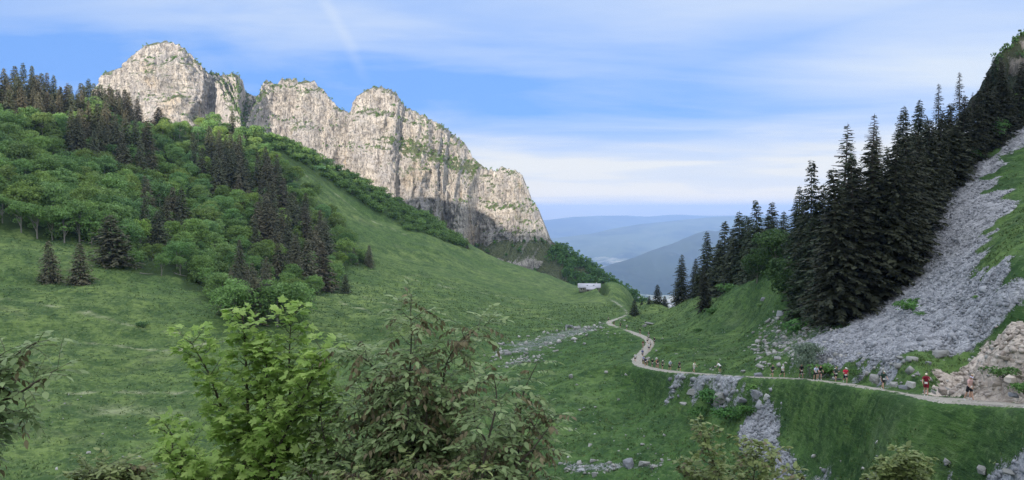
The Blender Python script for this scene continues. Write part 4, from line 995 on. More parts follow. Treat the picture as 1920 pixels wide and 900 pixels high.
scatter('scree', M_SCREE, [(SCREE, 14000, 0.12, 0.52, 0.5, 2.6), (NEARSCREE, 11000, 0.10, 0.50, 0.5, 3.2), (NEARSCREE, 70, 0.5, 1.1, 0.2, 2.0), (CHUTE, 1600, 0.08, 0.6, 0.8, 3.2), (BAND, 520, 0.10, 1.1, 0.8, 3.0), (CORNER, 900, 0.08, 0.5, 0.4, 2.8), (LOWROCK, 450, 0.10, 0.6, 1.5, 2.8)],
        'grey limestone scree covering the right slope')
scatter('rubble', M_RUB, [(RUBBLE, 3600, 0.08, 0.55, 0.8, 2.8)], 'reddish beige rubble heap above the path at the right edge')
scatter('stones', M_STONE, [(TALUS, 620, 0.14, 1.0, 2.0, 3.0), (DEBRIS, 300, 0.2, 1.7, 7.0, 3.4), (DEBRIS2, 110, 0.25, 1.0, 3.0, 3.0), (LOWROCK2, 110, 0.12, 0.8, 2.0, 2.8)],
        'pale stones strewn over the turf')
def loose_stones():
    r = np.random.default_rng(17); out, S = [], []
    for (u0, u1, v0, v1, n) in [(1300,1900,640,720,120),(1200,1480,620,700,35),(950,1180,640,800,30),(1000,1250,800,900,50),(1480,1900,760,900,25),(60,330,740,900,26),(1000,1200,600,640,40),(1420,1560,590,700,120)]:
        for i in range(n):
            h = hit(r.uniform(u0, u1), r.uniform(v0, v1))
            if h is not None: out.append(h); S.append(0.18 + 0.6 * r.random() ** 2.5)
    q = np.array(out); dd, _ = seg_dist(q[:, 0], q[:, 1], PATH_XYZ); w = dd > 1.8
    V, F = stones(q[w] + [0, 0, 0.04], np.array(S)[w], 19); tag(obj('pebbles', mesh_np('pebbles', V, F), M_STONE), 'small white stones dotted over the grass', kind='stuff')
loose_stones()

def boulder_mesh(seed, flat):
    r = np.random.default_rng(seed); V, F = hull_rock(seed, 16, flat); bm = bmesh.new()
    vs = [bm.verts.new(v) for v in V]
    for f in F: bm.faces.new([vs[i] for i in f])
    bmesh.ops.bevel(bm, geom=bm.edges[:], offset=0.035, segments=1, affect='EDGES'); bmesh.ops.triangulate(bm, faces=bm.faces[:])
    bmesh.ops.subdivide_edges(bm, edges=bm.edges[:], cuts=1, use_grid_fill=False)
    for v in bm.verts: v.co += Vector(r.normal(0, 0.011, 3))
    me = bpy.data.meshes.new('boulder'); bm.to_mesh(me); bm.free(); return me
BM = [boulder_mesh(800 + i, [0.55, 0.7, 0.9, 0.45, 1.1][i % 5]) for i in range(10)]
boulders = [  # u, v, width px, height factor, label
 (1418,742,30,1.0,'big grey limestone boulder just below the path above the stony chute'),(1376,738,20,1.2,'upright grey boulder under the path, left of the biggest one'),(1300,738,22,.7,'blocky limestone under the path near the left end of the rock band'),
 (1330,742,24,.6,'grey limestone block in the middle of the rock band under the path'),(1350,750,26,.7,'larger block low in the rock band under the path'),(1285,722,13,.9,'small pale boulder at the left end of the rock band'),(1392,752,22,.6,'grey block at the head of the stony chute'),
 (1440,744,20,.5,'tilted slab right of the big boulder below the path'),(1281,757,18,.4,'flat pale slab on the bank under the rock band'),(1422,704,18,.35,'flat white slab lying on the grass just above the path'),(1425,688,14,.6,'whitish rock on the grass above the flat slab'),
 (1393,697,9,.8,'small white rock alone on the grass above the path'),(1432,563,11,.8,'rounded pale boulder high on the right grass spur'),(1220,608,24,.35,'long pale rock slab on the slope right of the path bend'),(1208,612,12,.4,'pale slab end lying lower on the slope right of the bend'),
 (1068,614,15,.8,'grey boulder at the upper end of the debris tongue'),(1082,618,16,.8,'twin grey boulder beside the upper debris tongue'),(1088,628,10,.45,'white flat stone at the right edge of the debris tongue'),(1078,642,8,.6,'white stone in the grass below the debris tongue'),(1096,646,9,.5,'pale stone right of its neighbour below the debris tongue'),
 (1042,659,11,.6,'largest white stone in the lower debris tongue'),(1012,658,8,.5,'white stone left of the largest one in the debris'),(1070,708,13,.8,'grey boulder alone on the middle grass slope'),(1050,630,10,.5,'flat pale stone inside the debris tongue'),
 (1180,873,24,.7,'grey boulder at the left of the low outcrop in the bottom middle'),(1210,872,22,.8,'second grey boulder in the low outcrop in the bottom middle'),(1228,876,14,.7,'smallest boulder at the right of the low outcrop'),(1090,884,16,.5,'stacked pale slab at the bottom edge of the slope'),(1088,876,10,.6,'small slab leaning on the pale one at the bottom'),(1114,893,14,.8,'rounded pale boulder near the bottom edge'),
 (289,874,18,.4,'white slab in the meadow at the lower left'),(92,752,5,.8,'little white stone on the meadow at far left'),(230,858,6,.8,'little white stone above the lower left twigs'),
 (1570,712,16,.5,'white block beside the path behind the runners'),(1640,712,24,.5,'wide pale block above the path right of the red shirt'),(1675,722,20,.6,'pale block above the path beside the runner in green'),(1695,727,20,.6,'whitish block right of the green runner above the path'),(1707,722,16,.7,'angular block above the path before the red runner'),
 (1750,736,14,.8,'small blunt block behind the dark red runner'),(1768,735,20,.6,'large cream block above the path right of the dark red runner'),(1788,722,20,.5,'cream slab at the foot of the rubble'),(1720,703,14,.5,'whitish rock in the green strip under the scree'),(1740,683,13,.8,'white rock in the grass right under the scree'),
 (1690,672,20,.6,'grey rock at the lower lip of the scree'),(1765,665,34,.35,'large light slab at the right lower edge of the scree'),(1625,668,26,.35,'light slab lying low on the scree'),(1868,722,20,.7,'cream boulder low in the reddish rubble'),(1895,712,22,.5,'flat cream boulder in the rubble at the right edge'),
 (1842,690,18,.8,'big block in the middle of the reddish rubble'),(1815,715,20,.7,'block at the left foot of the reddish rubble'),(1880,672,18,.7,'block high in the reddish rubble'),(1900,742,24,.5,'pale slab by the path at the right edge'),
 (1842,884,26,.6,'grey boulder in the outcrop at the bottom right corner'),(1890,886,26,.5,'wide grey boulder at the very right of the bottom outcrop'),(1790,763,9,.5,'white stone on the grass just under the path'),(1555,808,6,.7,'white stone on the bank below the path'),(1510,598,16,.5,'pale rock in the turf left of the big spruces'),(1462,590,20,.6,'group-leading pale rock on the turf beyond the spruces')]
for i, (u, v, wp, hf, lab) in enumerate(boulders):
    p = hit(u, v)
    if p is None: continue
    s = wp / F_PX * p[1] * 1.1; o = obj('boulder', BM[i % 10], M_STONE if i % 3 else M_SCREE)
    o.material_slots[0].link = 'OBJECT'; o.material_slots[0].material = M_RUB if ('rubble' in lab or 'cream' in lab) else M_STONE if i % 3 else M_SCREE
    o.location = (p[0], p[1], p[2] + 0.12 * s * hf); o.rotation_euler = (RNG.normal() * .15, RNG.normal() * .15, RNG.random() * 6.28)
    o.scale = (s, s * 0.85, s * hf * 1.1); tag(o, lab, 'boulder', 'limestone boulders on the slopes')

# dark crag above the right wood
def crag():
    n, mrows = 90, 70; u = np.linspace(1862, 2080, n); v = np.interp(u, [1862, 1876, 1886, 1896, 1908, 1920, 1960, 2080], [130, 98, 88, 82, 66, 62, 20, -60]) ; Y = 235.0
    a, b = ray(u, v); X = a * Y; Zt = b * Y + 1.2 * fbm(u / 12, u * 0, 501, 3); D = np.linspace(-1, 1, mrows)
    T, U = np.meshgrid(D, u, indexing='ij'); d = np.where(T < 0, -T * 30, T * 62); XX = X[None] + 0 * T; Z = Zt[None] - d
    o = np.where(T < 0, T * 34, T * 34); nn = 2.8 * fbm(XX / 7, Z / 9, 503, 4) + 1.6 * fbm(XX / 2.5, Z / 3, 505, 3); YY = Y - o - nn * sstep(0, .1, np.abs(T)) * np.sign(T + 1e-6)
    me = mesh_np('crag', np.stack([XX, YY, Z], -1).reshape(-1, 3), grid_faces(mrows, n)[:, ::-1])
    me.color_attributes.new('mask', 'FLOAT_COLOR', 'POINT')
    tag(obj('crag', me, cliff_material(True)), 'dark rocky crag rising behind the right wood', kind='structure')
    r = np.random.default_rng(5); pts, sz = [], []
    for k in range(70):
        i, j = int(r.integers(mrows // 2, mrows - 10)), int(r.integers(0, n)); pts.append((XX[i, j], YY[i, j] - .3, Z[i, j])); sz.append(r.uniform(1.0, 2.2))
    for j in range(0, n, 3):
        pts.append((XX[mrows // 2, j], YY[mrows // 2, j], Z[mrows // 2, j])); sz.append(r.uniform(.8, 1.7))
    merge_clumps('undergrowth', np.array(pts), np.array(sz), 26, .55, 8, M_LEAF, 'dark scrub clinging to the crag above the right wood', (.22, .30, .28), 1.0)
crag()

# fallen pale trunks at the wood's edge
for u0, v0, u1, v1, lab in [(262,514,286,516,'pale fallen trunk curving on the grass at the edge of the wood'),(326,514,350,520,'thin fallen trunk lying at the foot of the wood'),(150,452,172,457,'pale fallen trunk leaning among the birches at the edge')]:
    a, b = hit(u0, v0), hit(u1, v1)
    if a is None or b is None: continue
    mb = MB(); t = np.linspace(0, 1, 6)[:, None]; p = a + (b - a) * t + np.array([0, 0, 0.25]) + np.array([0, 0, 0.5]) * (t - .5) ** 2; mb.tube(p, np.linspace(.16, .07, 6), 6)
    o = obj('fallen_trunk', mb.mesh('fallen_trunk'), M_PALEBARK); tag(o, lab, 'log', 'fallen trunks')

# ------------------------------------------------------------------ mountain hut
def plain(name, col, rough=0.8, metal=0.0, noise=None):
    m, t = new_mat(name); t.bsdf.inputs['Roughness'].default_value = rough; t.bsdf.inputs['Metallic'].default_value = metal
    if noise:
        pos = t.n('ShaderNodeNewGeometry').outputs['Position']; t.L.new(t.mix(t.noise(pos, noise, 4, .65), tuple(c * .72 for c in col), col), t.bsdf.inputs['Base Color'])
    else: t.bsdf.inputs['Base Color'].default_value = (*col, 1)
    return m
def hut():
    p = hit(1106, 545); Y = p[1]; ang = math.radians(-6); h = empty('mountain_hut', (p[0], Y + 4, p[2] - 0.6), ang, 0.85)
    st = plain('hut_stone', (0.42, 0.41, 0.38), noise=1.2); rf = plain('hut_roof_metal', (0.42, 0.44, 0.50), 0.5, noise=.5); dk = plain('hut_opening', (0.03, 0.03, 0.035)); wd = plain('hut_wood', (0.12, 0.085, 0.06), noise=2)
    def bx(name, c, s, m, par=h): b = MB(); b.box(c, s); return obj(name, b.mesh(name), m, par)
    def roof(name, x0, x1, y0, ym, y1, z0, zm, z1, m, th=.16):
        V = []; 
        for x in (x0, x1):
            for (y, z) in ((y0, z0), (ym, zm), (y1, z1)): V += [(x, y, z), (x, y, z - th)]
        F = [(0,6,8,2),(2,8,10,4),(1,3,9,7),(3,5,11,9),(0,1,7,6),(4,10,11,5),(0,2,3,1),(2,4,5,3),(6,7,9,8),(8,9,11,10)]
        return obj(name, mesh_np(name, V, np.array(F)), m, h)
    w = bx('wall', (0, 1, 1.2), (15.6, 7.4, 3.8), st); bx('annex_wall', (1.4, -4.2, .5), (6.4, 4.0, 3.4), st)
    gb = MB(); 
    for x in (-7.8, 7.8): gb.add([(x, -2.7, 3.1), (x, 4.7, 3.1), (x, 1.0, 5.3)], [(0, 1, 2)])
    obj('gable', gb.mesh('gable'), wd, h)
    r = roof('roof', -8.8, 8.8, -3.6, 1.0, 5.6, 2.75, 5.6, 2.75, rf)
    for x in (-1.4, 3.4): s = MB(); s.box((x, -1.2, 4.30), (1.2, 0.9, .25)); obj('skylight', s.mesh('skylight'), dk, r)
    c = MB(); c.box((5.5, 1.9, 5.5), (.8, .8, 1.6)); obj('chimney', c.mesh('chimney'), st, r)
    roof('annex_roof', -2.4, 5.2, -6.9, -3.2, -2.9, 1.75, 2.95, 2.9, rf)
    for x in (-6.0, -4.2, 6.4): f = bx('window', (x, -2.73, 1.5), (.9, .06, 1.0), wd); q = MB(); q.box((x, -2.78, 1.5), (.7, .04, .8)); obj('pane', q.mesh('pane'), dk, f)
    d = bx('door', (-1.0, -6.22 + .01, .6), (1.2, .06, 2.0), wd); q = MB(); q.box((-.6, -6.27, .6), (.1, .05, .1)); obj('handle', q.mesh('handle'), rf, d)
    tag(h, 'long stone hut with pale metal roofs at the end of the path', 'hut')
hut()

# ------------------------------------------------------------------ runners
def body_skeleton(pose):
    R = math.radians
    tl, ts, kl, kr, al, ar, el, er, lean, head = pose   # thighs, knees, upper arms, elbows (degrees), torso lean, head pitch
    J, E, Rd, B = {}, [], {}, {}
    def dirp(a): return np.array([0, math.sin(R(a)), -math.cos(R(a))])        # swing forward = +Y
    def put(n, p, r, par=None, bone=None):
        J[n] = np.array(p, float); Rd[n] = r if isinstance(r, tuple) else (r, r)
        if par: E.append((par, n)); B[(par, n)] = bone or n
    up = np.array([0, math.sin(R(lean)), math.cos(R(lean))]); fw = np.array([0, math.cos(R(lean)), -math.sin(R(lean))])
    pel = np.zeros(3)
    put('pelvis', pel, (.135, .105)); put('waist', pel + up * .17, (.125, .095), 'pelvis', 'torso'); put('chest', pel + up * .36, (.155, .11), 'waist', 'torso')
    put('collar', pel + up * .48, (.10, .08), 'chest', 'torso'); hu = np.array([0, math.sin(R(head)), math.cos(R(head))]); hf = np.array([0, math.cos(R(head)), -math.sin(R(head))])
    put('neck', J['collar'] + hu * .075, .055, 'collar', 'neck'); put('jaw', J['neck'] + hu * .07 + hf * .018, (.066, .075), 'neck', 'head')
    put('skull', J['jaw'] + hu * .085, (.075, .092), 'jaw', 'head'); put('top', J['skull'] + hu * .055, (.055, .065), 'skull', 'head')
    put('nose', J['jaw'] + hu * .045 + hf * .102, .014, 'skull', 'face')
    for s, sx in (('l', -1), ('r', 1)):
        put('ear' + s, J['skull'] + np.array([sx * .083, 0, 0]) - hu * .03, .016, 'skull', 'face')
        th, kn = (tl, kl) if s == 'l' else (ts, kr); aa, ee = (al, el) if s == 'l' else (ar, er)
        hip = pel + np.array([sx * .095, 0, -.05]); put('hip' + s, hip, .088, 'pelvis', 'hips'); knee = hip + dirp(th) * .42; ank = knee + dirp(th - kn) * .42
        put('mid' + s, hip + dirp(th) * .22, .078, 'hip' + s, 'thigh'); put('knee' + s, knee, .055, 'mid' + s, 'lowthigh')
        put('calf' + s, knee + dirp(th - kn) * .13 - np.array([0, .012, 0]), .056, 'knee' + s, 'shank'); put('ankle' + s, ank, .036, 'calf' + s, 'shank')
        fd = dirp(th - kn + 78); put('heel' + s, ank + dirp(th - kn) * .055 - fd * .03, .034, 'ankle' + s, 'foot'); put('ball' + s, ank + dirp(th - kn) * .06 + fd * .12, (.042, .028), 'heel' + s, 'foot'); put('toe' + s, J['ball' + s] + fd * .07, (.036, .02), 'ball' + s, 'foot')
        sh = J['collar'] - up * .03 + np.array([sx * .175, 0, 0]); put('shoulder' + s, sh, .058, 'collar', 'torso')
        ad = dirp(aa) + np.array([sx * .22, 0, 0]); ad /= np.linalg.norm(ad); elb = sh + ad * .28; fd2 = dirp(aa + ee) + np.array([-sx * .12, 0, 0]); fd2 /= np.linalg.norm(fd2); wr = elb + fd2 * .25
        put('um' + s, sh + ad * .15, .047, 'shoulder' + s, 'sleeve'); put('elbow' + s, elb, .038, 'um' + s, 'arm'); put('wrist' + s, wr, .026, 'elbow' + s, 'arm'); palm = wr + fd2 * .075; put('palm' + s, palm, (.036, .018), 'wrist' + s, 'hand')
        sd = np.array([1.0, 0, 0]); cr = np.cross(fd2, sd); cr /= np.linalg.norm(cr)
        for q, (o, L) in enumerate(((-.027, .036), (-.009, .042), (.009, .040), (.027, .031))):
            a0 = palm + fd2 * .02 + cr * o; put(f'f{q}a{s}', a0, .009, 'palm' + s, 'hand'); put(f'f{q}b{s}', a0 + fd2 * L - sd * sx * .012, .0085, f'f{q}a{s}', 'hand'); put(f'f{q}c{s}', a0 + fd2 * L * 1.6 - sd * sx * .035, .0075, f'f{q}b{s}', 'hand')
        put('t0' + s, palm - fd2 * .03 - cr * .035, .011, 'palm' + s, 'hand'); put('t1' + s, palm - cr * .058 + fd2 * .01, .009, 't0' + s, 'hand')
    return J, E, Rd, B
def build_body(pose, name):
    J, E, Rd, B = body_skeleton(pose); names = list(J); idx = {n: i for i, n in enumerate(names)}
    me = bpy.data.meshes.new('skeleton'); me.from_pydata([tuple(J[n]) for n in names], [(idx[a], idx[b]) for a, b in E], []); o = bpy.data.objects.new('skeleton', me); COL.objects.link(o)
    o.modifiers.new('skin', 'SKIN')
    if not me.skin_vertices: 
        bpy.context.view_layer.objects.active = o; bpy.ops.mesh.customdata_skin_add()
    for n, sv in zip(names, me.skin_vertices[0].data): sv.radius = Rd[n]; sv.use_root = (n == 'pelvis')
    sb = o.modifiers.new('sub', 'SUBSURF'); sb.levels = sb.render_levels = 1
    bpy.context.view_layer.update(); dg = bpy.context.evaluated_depsgraph_get(); ev = o.evaluated_get(dg); m2 = bpy.data.meshes.new_from_object(ev)
    V = np.array([v.co[:] for v in m2.vertices]); N = np.array([v.normal[:] for v in m2.vertices]); F = [tuple(p.vertices) for p in m2.polygons]
    bpy.data.objects.remove(o)
    zmin = V[:, 2].min(); V[:, 2] -= zmin
    for n in J: J[n] = J[n] - np.array([0, 0, zmin])
    fc = np.array([V[list(f)].mean(0) for f in F]); best = np.full(len(F), 9.0); lab = np.array([''] * len(F), dtype=object); side = np.zeros(len(F))
    for (a, b), bn in B.items():
        A, Bv = J[a], J[b]; d = Bv - A; t = np.clip(((fc - A) @ d) / (d @ d), 0, 1); q = np.linalg.norm(fc - A - t[:, None] * d, axis=1) - 0.5 * min(Rd[a][0], Rd[b][0]); m = q < best
        best[m] = q[m]; lab[m] = bn; side[m] = -1 if b.endswith('l') else 1
    def sub(sel, off, nm):
        fs = [F[i] for i in np.where(sel)[0]]; vs = sorted({v for f in fs for v in f}); mp = {v: i for i, v in enumerate(vs)}
        m = bpy.data.meshes.new(nm); m.from_pydata([tuple(V[v] + N[v] * off) for v in vs], [], [tuple(mp[v] for v in f) for f in fs]); 
        m.polygons.foreach_set('use_smooth', [True] * len(m.polygons)); return m
    m2.vertices.foreach_set('co', V.astype(np.float32).ravel()); m2.polygons.foreach_set('use_smooth', [True] * len(m2.polygons)); m2.name = name; m2.materials.clear(); m2.update()
    hi = np.isin(lab, ['head']); sk = J['skull']; up = (J['top'] - J['jaw']); up /= np.linalg.norm(up); fwd = J['nose'] - sk; fwd -= (fwd @ up) * up; fwd /= np.linalg.norm(fwd)
    hs = (fc - sk) @ up; hfw = (fc - sk) @ fwd
    parts = dict(shirt=sub(np.isin(lab, ['torso', 'sleeve']), .016, 'shirt'), shorts=sub(np.isin(lab, ['hips', 'thigh']) | ((lab == 'torso') & (fc[:, 2] < J['pelvis'][2] + .05)), .024, 'shorts'),
                 shoel=sub((lab == 'foot') & (side < 0), .010, 'shoe'), shoer=sub((lab == 'foot') & (side > 0), .010, 'shoe'),
                 cap=sub(hi & (hs > .015), .016, 'cap'), hair=sub(hi & ((hs > .03) | ((hfw < -.02) & (hs > -.09))), .014, 'hair'),
                 sleeves=None)
    return dict(body=m2, J=J, parts=parts, up=up, fwd=fwd)
POSES = {  # thighL, thighR, kneeL, kneeR, armL, armR, elbowL, elbowR, lean, head
 'run_a': (42, -22, 55, 38, -38, 30, 85, 80, 9, 4), 'run_b': (-24, 40, 45, 50, 32, -36, 80, 88, 8, 6), 'walk_a': (24, -14, 12, 14, -16, 20, 22, 34, 8, 10), 'walk_b': (-14, 26, 18, 16, 22, -14, 40, 25, 12, 16),
 'hike': (34, -8, 40, 8, 14, 22, 45, 50, 26, 24), 'stand': (2, -2, 3, 3, 4, 2, 12, 18, 2, 6), 'bend': (30, 12, 40, 20, 30, 40, 30, 20, 55, 40), 'arms': (6, -8, 8, 6, 40, 34, 80, 20, 4, 10)}
BODIES = {k: build_body(v, 'person_' + k) for k, v in POSES.items()}
_cm = {}
def cloth(col):
    if col not in _cm: _cm[col] = plain('cloth_%d' % len(_cm), col, 0.9)
    return _cm[col]
M_SKIN = plain('skin', (0.50, 0.31, 0.23), 0.6); M_SKIN2 = plain('skin_tanned', (0.36, 0.22, 0.16), 0.6); M_EYE = plain('eye', (0.03, 0.025, 0.02), .3); M_HAIR = plain('hair', (0.05, 0.035, 0.025), .7)
_pm = {}
def prim(kind):
    if kind in _pm: return _pm[kind]
    bm = bmesh.new()
    if kind == 'eye': bmesh.ops.create_icosphere(bm, subdivisions=2, radius=.012)
    elif kind == 'bib': bmesh.ops.create_cube(bm, size=1); [setattr(v, 'co', Vector((v.co.x * .20, v.co.y * .006, v.co.z * .15))) for v in bm.verts]
    elif kind == 'pack':
        bmesh.ops.create_cube(bm, size=1); bmesh.ops.subdivide_edges(bm, edges=bm.edges[:], cuts=2, use_grid_fill=True)
        for v in bm.verts: v.co = Vector((v.co.x * .25 * (1 - .25 * abs(v.co.z)), v.co.y * .12 * (1 - .6 * (v.co.z ** 2)) , v.co.z * .36))
        bmesh.ops.bevel(bm, geom=bm.edges[:], offset=.006, segments=1, affect='EDGES')
    elif kind == 'brim': bmesh.ops.create_circle(bm, cap_ends=True, radius=.075, segments=16); [setattr(v, 'co', Vector((v.co.x, v.co.y * .8 + .06, -.12 * v.co.y ** 2 * 4))) for v in bm.verts]
    me = bpy.data.meshes.new(kind); bm.to_mesh(me); bm.free(); _pm[kind] = me; return me
def ob_mat(name, me, mat, par):
    o = bpy.data.objects.new(name, me); COL.objects.link(o)
    if len(me.materials) == 0: me.materials.append(None)
    o.material_slots[0].link = 'OBJECT'; o.material_slots[0].material = mat; o.parent = par; return o
def project(p):
    y = p[1] * CP - p[2] * SP; z = p[1] * SP + p[2] * CP; return CU + F_PX * p[0] / y, CV - F_PX * z / y
_fine = catmull(np.column_stack([PATH_XYZ[:, 0], PATH_XYZ[:, 1], PATH_H]), 6); _puv = np.array([project(p) for p in _fine])
def person(u, v, pose, top, bottom, head, label, hpx=None, pack=None, skin=0, turn=0.0, off=0.0, on_path=True, group='runners strung out along the path', bib=True, lower=None, shoes=(.55, .55, .55)):
    if on_path:
        i = int(np.argmin((_puv[:, 0] - u) ** 2 + 0.6 * (_puv[:, 1] - v) ** 2)); p = _fine[i].copy(); j = max(i - 6, 0); t = _fine[j] - _fine[i] if j < i else _fine[0] - _fine[6]; d = math.atan2(t[1], t[0]); p[2] += 0.15
        # lateral place on the path: which side of it the feet stand
        du = u - _puv[i, 0]; p[0] += np.clip(du * p[1] / F_PX, -1, 1) + off * -math.sin(d); p[1] += off * math.cos(d)
    else: p = hit(u, v); d = 0.0
    rot = d - math.pi / 2 + turn; bd = BODIES[pose]; sc = 0.97 + 0.06 * RNG.random()
    o = ob_mat('person', bd['body'], M_SKIN2 if skin else M_SKIN, None); o.location = p; o.rotation_euler = (0, 0, rot); o.scale = (sc,) * 3
    ob_mat('shirt', bd['parts']['shirt'], cloth(top), o); ob_mat('shorts', bd['parts']['shorts'], cloth(bottom), o)
    ob_mat('shoe', bd['parts']['shoel'], cloth(shoes), o); ob_mat('shoe', bd['parts']['shoer'], cloth(shoes), o)
    J = bd['J']; ob_mat('hair', bd['parts']['hair'], M_HAIR, o)
    q = Vector(bd['fwd']).to_track_quat('Y', 'Z')
    if head: 
        c = ob_mat('cap', bd['parts']['cap'], cloth(head), o); b = ob_mat('brim', prim('brim'), cloth(head), c); b.location = Vector(J['skull']) + Vector(bd['fwd']) * .05 + Vector(bd['up']) * .02; b.rotation_euler = q.to_euler()
    for sx in (-1, 1):
        e = ob_mat('eye', prim('eye'), M_EYE, o); e.location = Vector(J['jaw']) + Vector(bd['up']) * .062 + Vector(bd['fwd']) * .082 + Vector((sx * .030, 0, 0))
    ch, pe = Vector(J['chest']), Vector(J['pelvis']); fw = Vector((0, 1, 0)); upv = (ch - pe).normalized(); fwt = Vector((0, upv.z, -upv.y))
    if bib: b = ob_mat('bib', prim('bib'), cloth((.80, .80, .78)), o); b.location = pe + upv * .06 + fwt * .155; b.rotation_euler = fwt.to_track_quat('Y', 'Z').to_euler()
    if pack: b = ob_mat('running_pack', prim('pack'), cloth(pack), o); b.location = ch - fwt * .15 + upv * -.02; b.rotation_euler = fwt.to_track_quat('Y', 'Z').to_euler()
    tag(o, label, 'person', group); return o
BK, NV, WH, RD, DR, LB, GR, PK, TN = (.02, .02, .025), (.03, .04, .09), (.72, .74, .76), (.55, .03, .07), (.20, .015, .03), (.38, .48, .66), (.03, .06, .045), (.55, .36, .34), (.50, .40, .30)
person(1821,752,'walk_a',PK,BK,(.45,.46,.68),'runner in dusty pink top and lilac cap nearest the right edge',off=-.2)
person(1801,748,'stand',TN,(.32,.40,.50),(.62,.55,.42),'person in beige with blue-grey leggings standing behind the pink runner',turn=.6,off=.9,bib=False,lower=LB)
person(1736,749,'arms',DR,DR,(.75,.70,.55),'runner all in dark red with a cream cap',turn=-.5,pack=BK)
person(1655,733,'walk_b',GR,BK,(.48,.60,.55),'runner in very dark green shirt and pale green cap',turn=.3,pack=BK)
person(1585,724,'run_a',RD,BK,(.78,.78,.80),'runner in bright red shirt and white cap',turn=-.2)
person(1558,718,'run_b',(.06,.08,.07),BK,None,'dark clothed runner just behind the red shirt',pack=WH,off=.5)
person(1537,719,'hike',(.55,.60,.78),BK,None,'runner in white and blue shirt leading the middle bunch',pack=NV,off=-.5)
person(1525,713,'hike',BK,BK,None,'dark runner bending forward, left of the white and blue one',off=.7,pack=BK)
person(1502,711,'walk_a',BK,BK,None,'tall runner all in black before the pale willow',skin=1,pack=BK)
person(1463,711,'run_a',WH,BK,(.80,.80,.80),'runner in white shirt and white cap left of the willow',off=.3)
person(1452,710,'run_b',(.04,.04,.05),(.05,.05,.05),None,'small dark clothed runner left of the white-capped one',off=-.3)
person(1351,700,'bend',WH,(.10,.13,.12),None,'hiker in white bending down on the grass beside the path',on_path=False,turn=2.2,group='people resting beside the path',bib=False)
person(1301,702,'walk_b',(.70,.72,.62),(.55,.57,.60),None,'lone runner in pale clothes between the two bunches',turn=.2)
person(1269,698,'run_a',BK,BK,None,'runner in black with a pack, right one of a close pair',pack=NV,off=.4)
person(1260,699,'hike',(.45,.52,.66),BK,(.6,.6,.6),'runner in blue-grey shirt, left one of a close pair',pack=LB,off=-.4)
person(1233,695,'walk_a',(.05,.06,.05),(.16,.12,.10),None,'dark-topped runner leading out of the path bend',skin=1)
person(1221,692,'run_b',BK,BK,None,'runner in black with white bib inside the path bend',off=.2)
person(1213,688,'walk_b',NV,BK,None,'runner in navy behind the black one at the bend',off=-.3)
person(1203,682,'hike',(.42,.42,.62),BK,BK,'runner in lilac shirt at the outer curve of the bend',pack=WH,off=.3)
person(1196,680,'walk_a',WH,BK,BK,'runner in white shirt on the outermost point of the bend',off=-.5)
person(1199,674,'run_a',(.12,.14,.30),BK,BK,'dark blue clad runner coming into the outer curve',off=.6)
person(1213,668,'walk_b',WH,NV,BK,'black-haired runner in white on the steep leg of the path',off=.4)
person(1216,659,'hike',(.70,.66,.64),BK,None,'runner in off-white on the steep leg above the bend',off=.4)
person(1211,653,'walk_a',(.22,.09,.07),(.3,.22,.18),BK,'runner in brown on the steep leg above the bend',off=-.6)
person(1221,649,'run_b',BK,BK,None,'runner in black at the right side of the steep leg',off=.7)
person(1216,641,'walk_b',(.30,.38,.33),BK,None,'runner in grey-green near the top of the steep leg')
person(1200,630,'walk_a',BK,BK,None,'lone small figure in black on the level path above the bend')
person(1163,619,'walk_b',(.06,.07,.08),BK,None,'tiny dark figure on the far path, right of two',bib=False)
person(1151,612,'hike',(.10,.09,.08),BK,None,'tiny dark figure on the far path nearest the debris',bib=False)
person(1141,604,'walk_a',(.35,.36,.33),BK,None,'tiny greyish figure where the far path turns back',bib=False)

person(1209,684,'walk_b',(.50,.50,.52),BK,None,'runner in light grey between the navy and lilac ones',off=.5)
person(1218,646,'walk_a',(.60,.58,.56),BK,None,'runner in pale grey just behind the grey-green one',off=-.5)
person(1213,637,'run_a',BK,BK,(.70,.70,.70),'runner in black with pale cap at the top of the steep leg',off=.4)
person(1226,693,'hike',(.40,.12,.10),BK,None,'runner in dull red between the black and dark-topped ones',off=.5)
person(1242,696,'walk_b',(.10,.12,.10),BK,(.6,.62,.6),'runner in very dark green and pale cap after the bend')
person(1175,621,'run_b',(.50,.52,.55),BK,None,'tiny pale figure on the level path above the bend',bib=False)

# ------------------------------------------------------------------ foreground shrubs
def leaf_shape(kind):
    if kind == 'maple':
        R = [(.06,-.10),(.26,-.06),(.50,.06),(.36,.20),(.72,.46),(.52,.49),(.47,.60),(.27,.50),(.24,.72),(.12,.76)]
        pts = [(0, 0)] + R + [(0, 1.0)] + [(-x, y) for x, y in R[::-1]]; c = (0, .38)
    elif kind == 'leaflet':
        R = [(.17, .16), (.25, .42), (.17, .72)]; pts = [(0, 0)] + R + [(0, 1.0)] + [(-x, y) for x, y in R[::-1]]; c = (0, .45)
    else:
        R = [(.22, .22), (.28, .50), (.16, .80)]; pts = [(0, 0)] + R + [(0, 1.0)] + [(-x, y) for x, y in R[::-1]]; c = (0, .5)
    P2 = np.array([c] + pts, float); n = len(pts); F = np.array([(0, 1 + i, 1 + (i + 1) % n) for i in range(n)])
    z = -0.22 * (P2[:, 0] ** 2 + np.clip(P2[:, 1] - .35, 0, 1) ** 2) + (0.05 if kind == 'maple' else .07) * np.abs(P2[:, 0])
    return np.column_stack([P2, z]), F
LSH = {k: leaf_shape(k) for k in ('maple', 'leaflet', 'oval')}
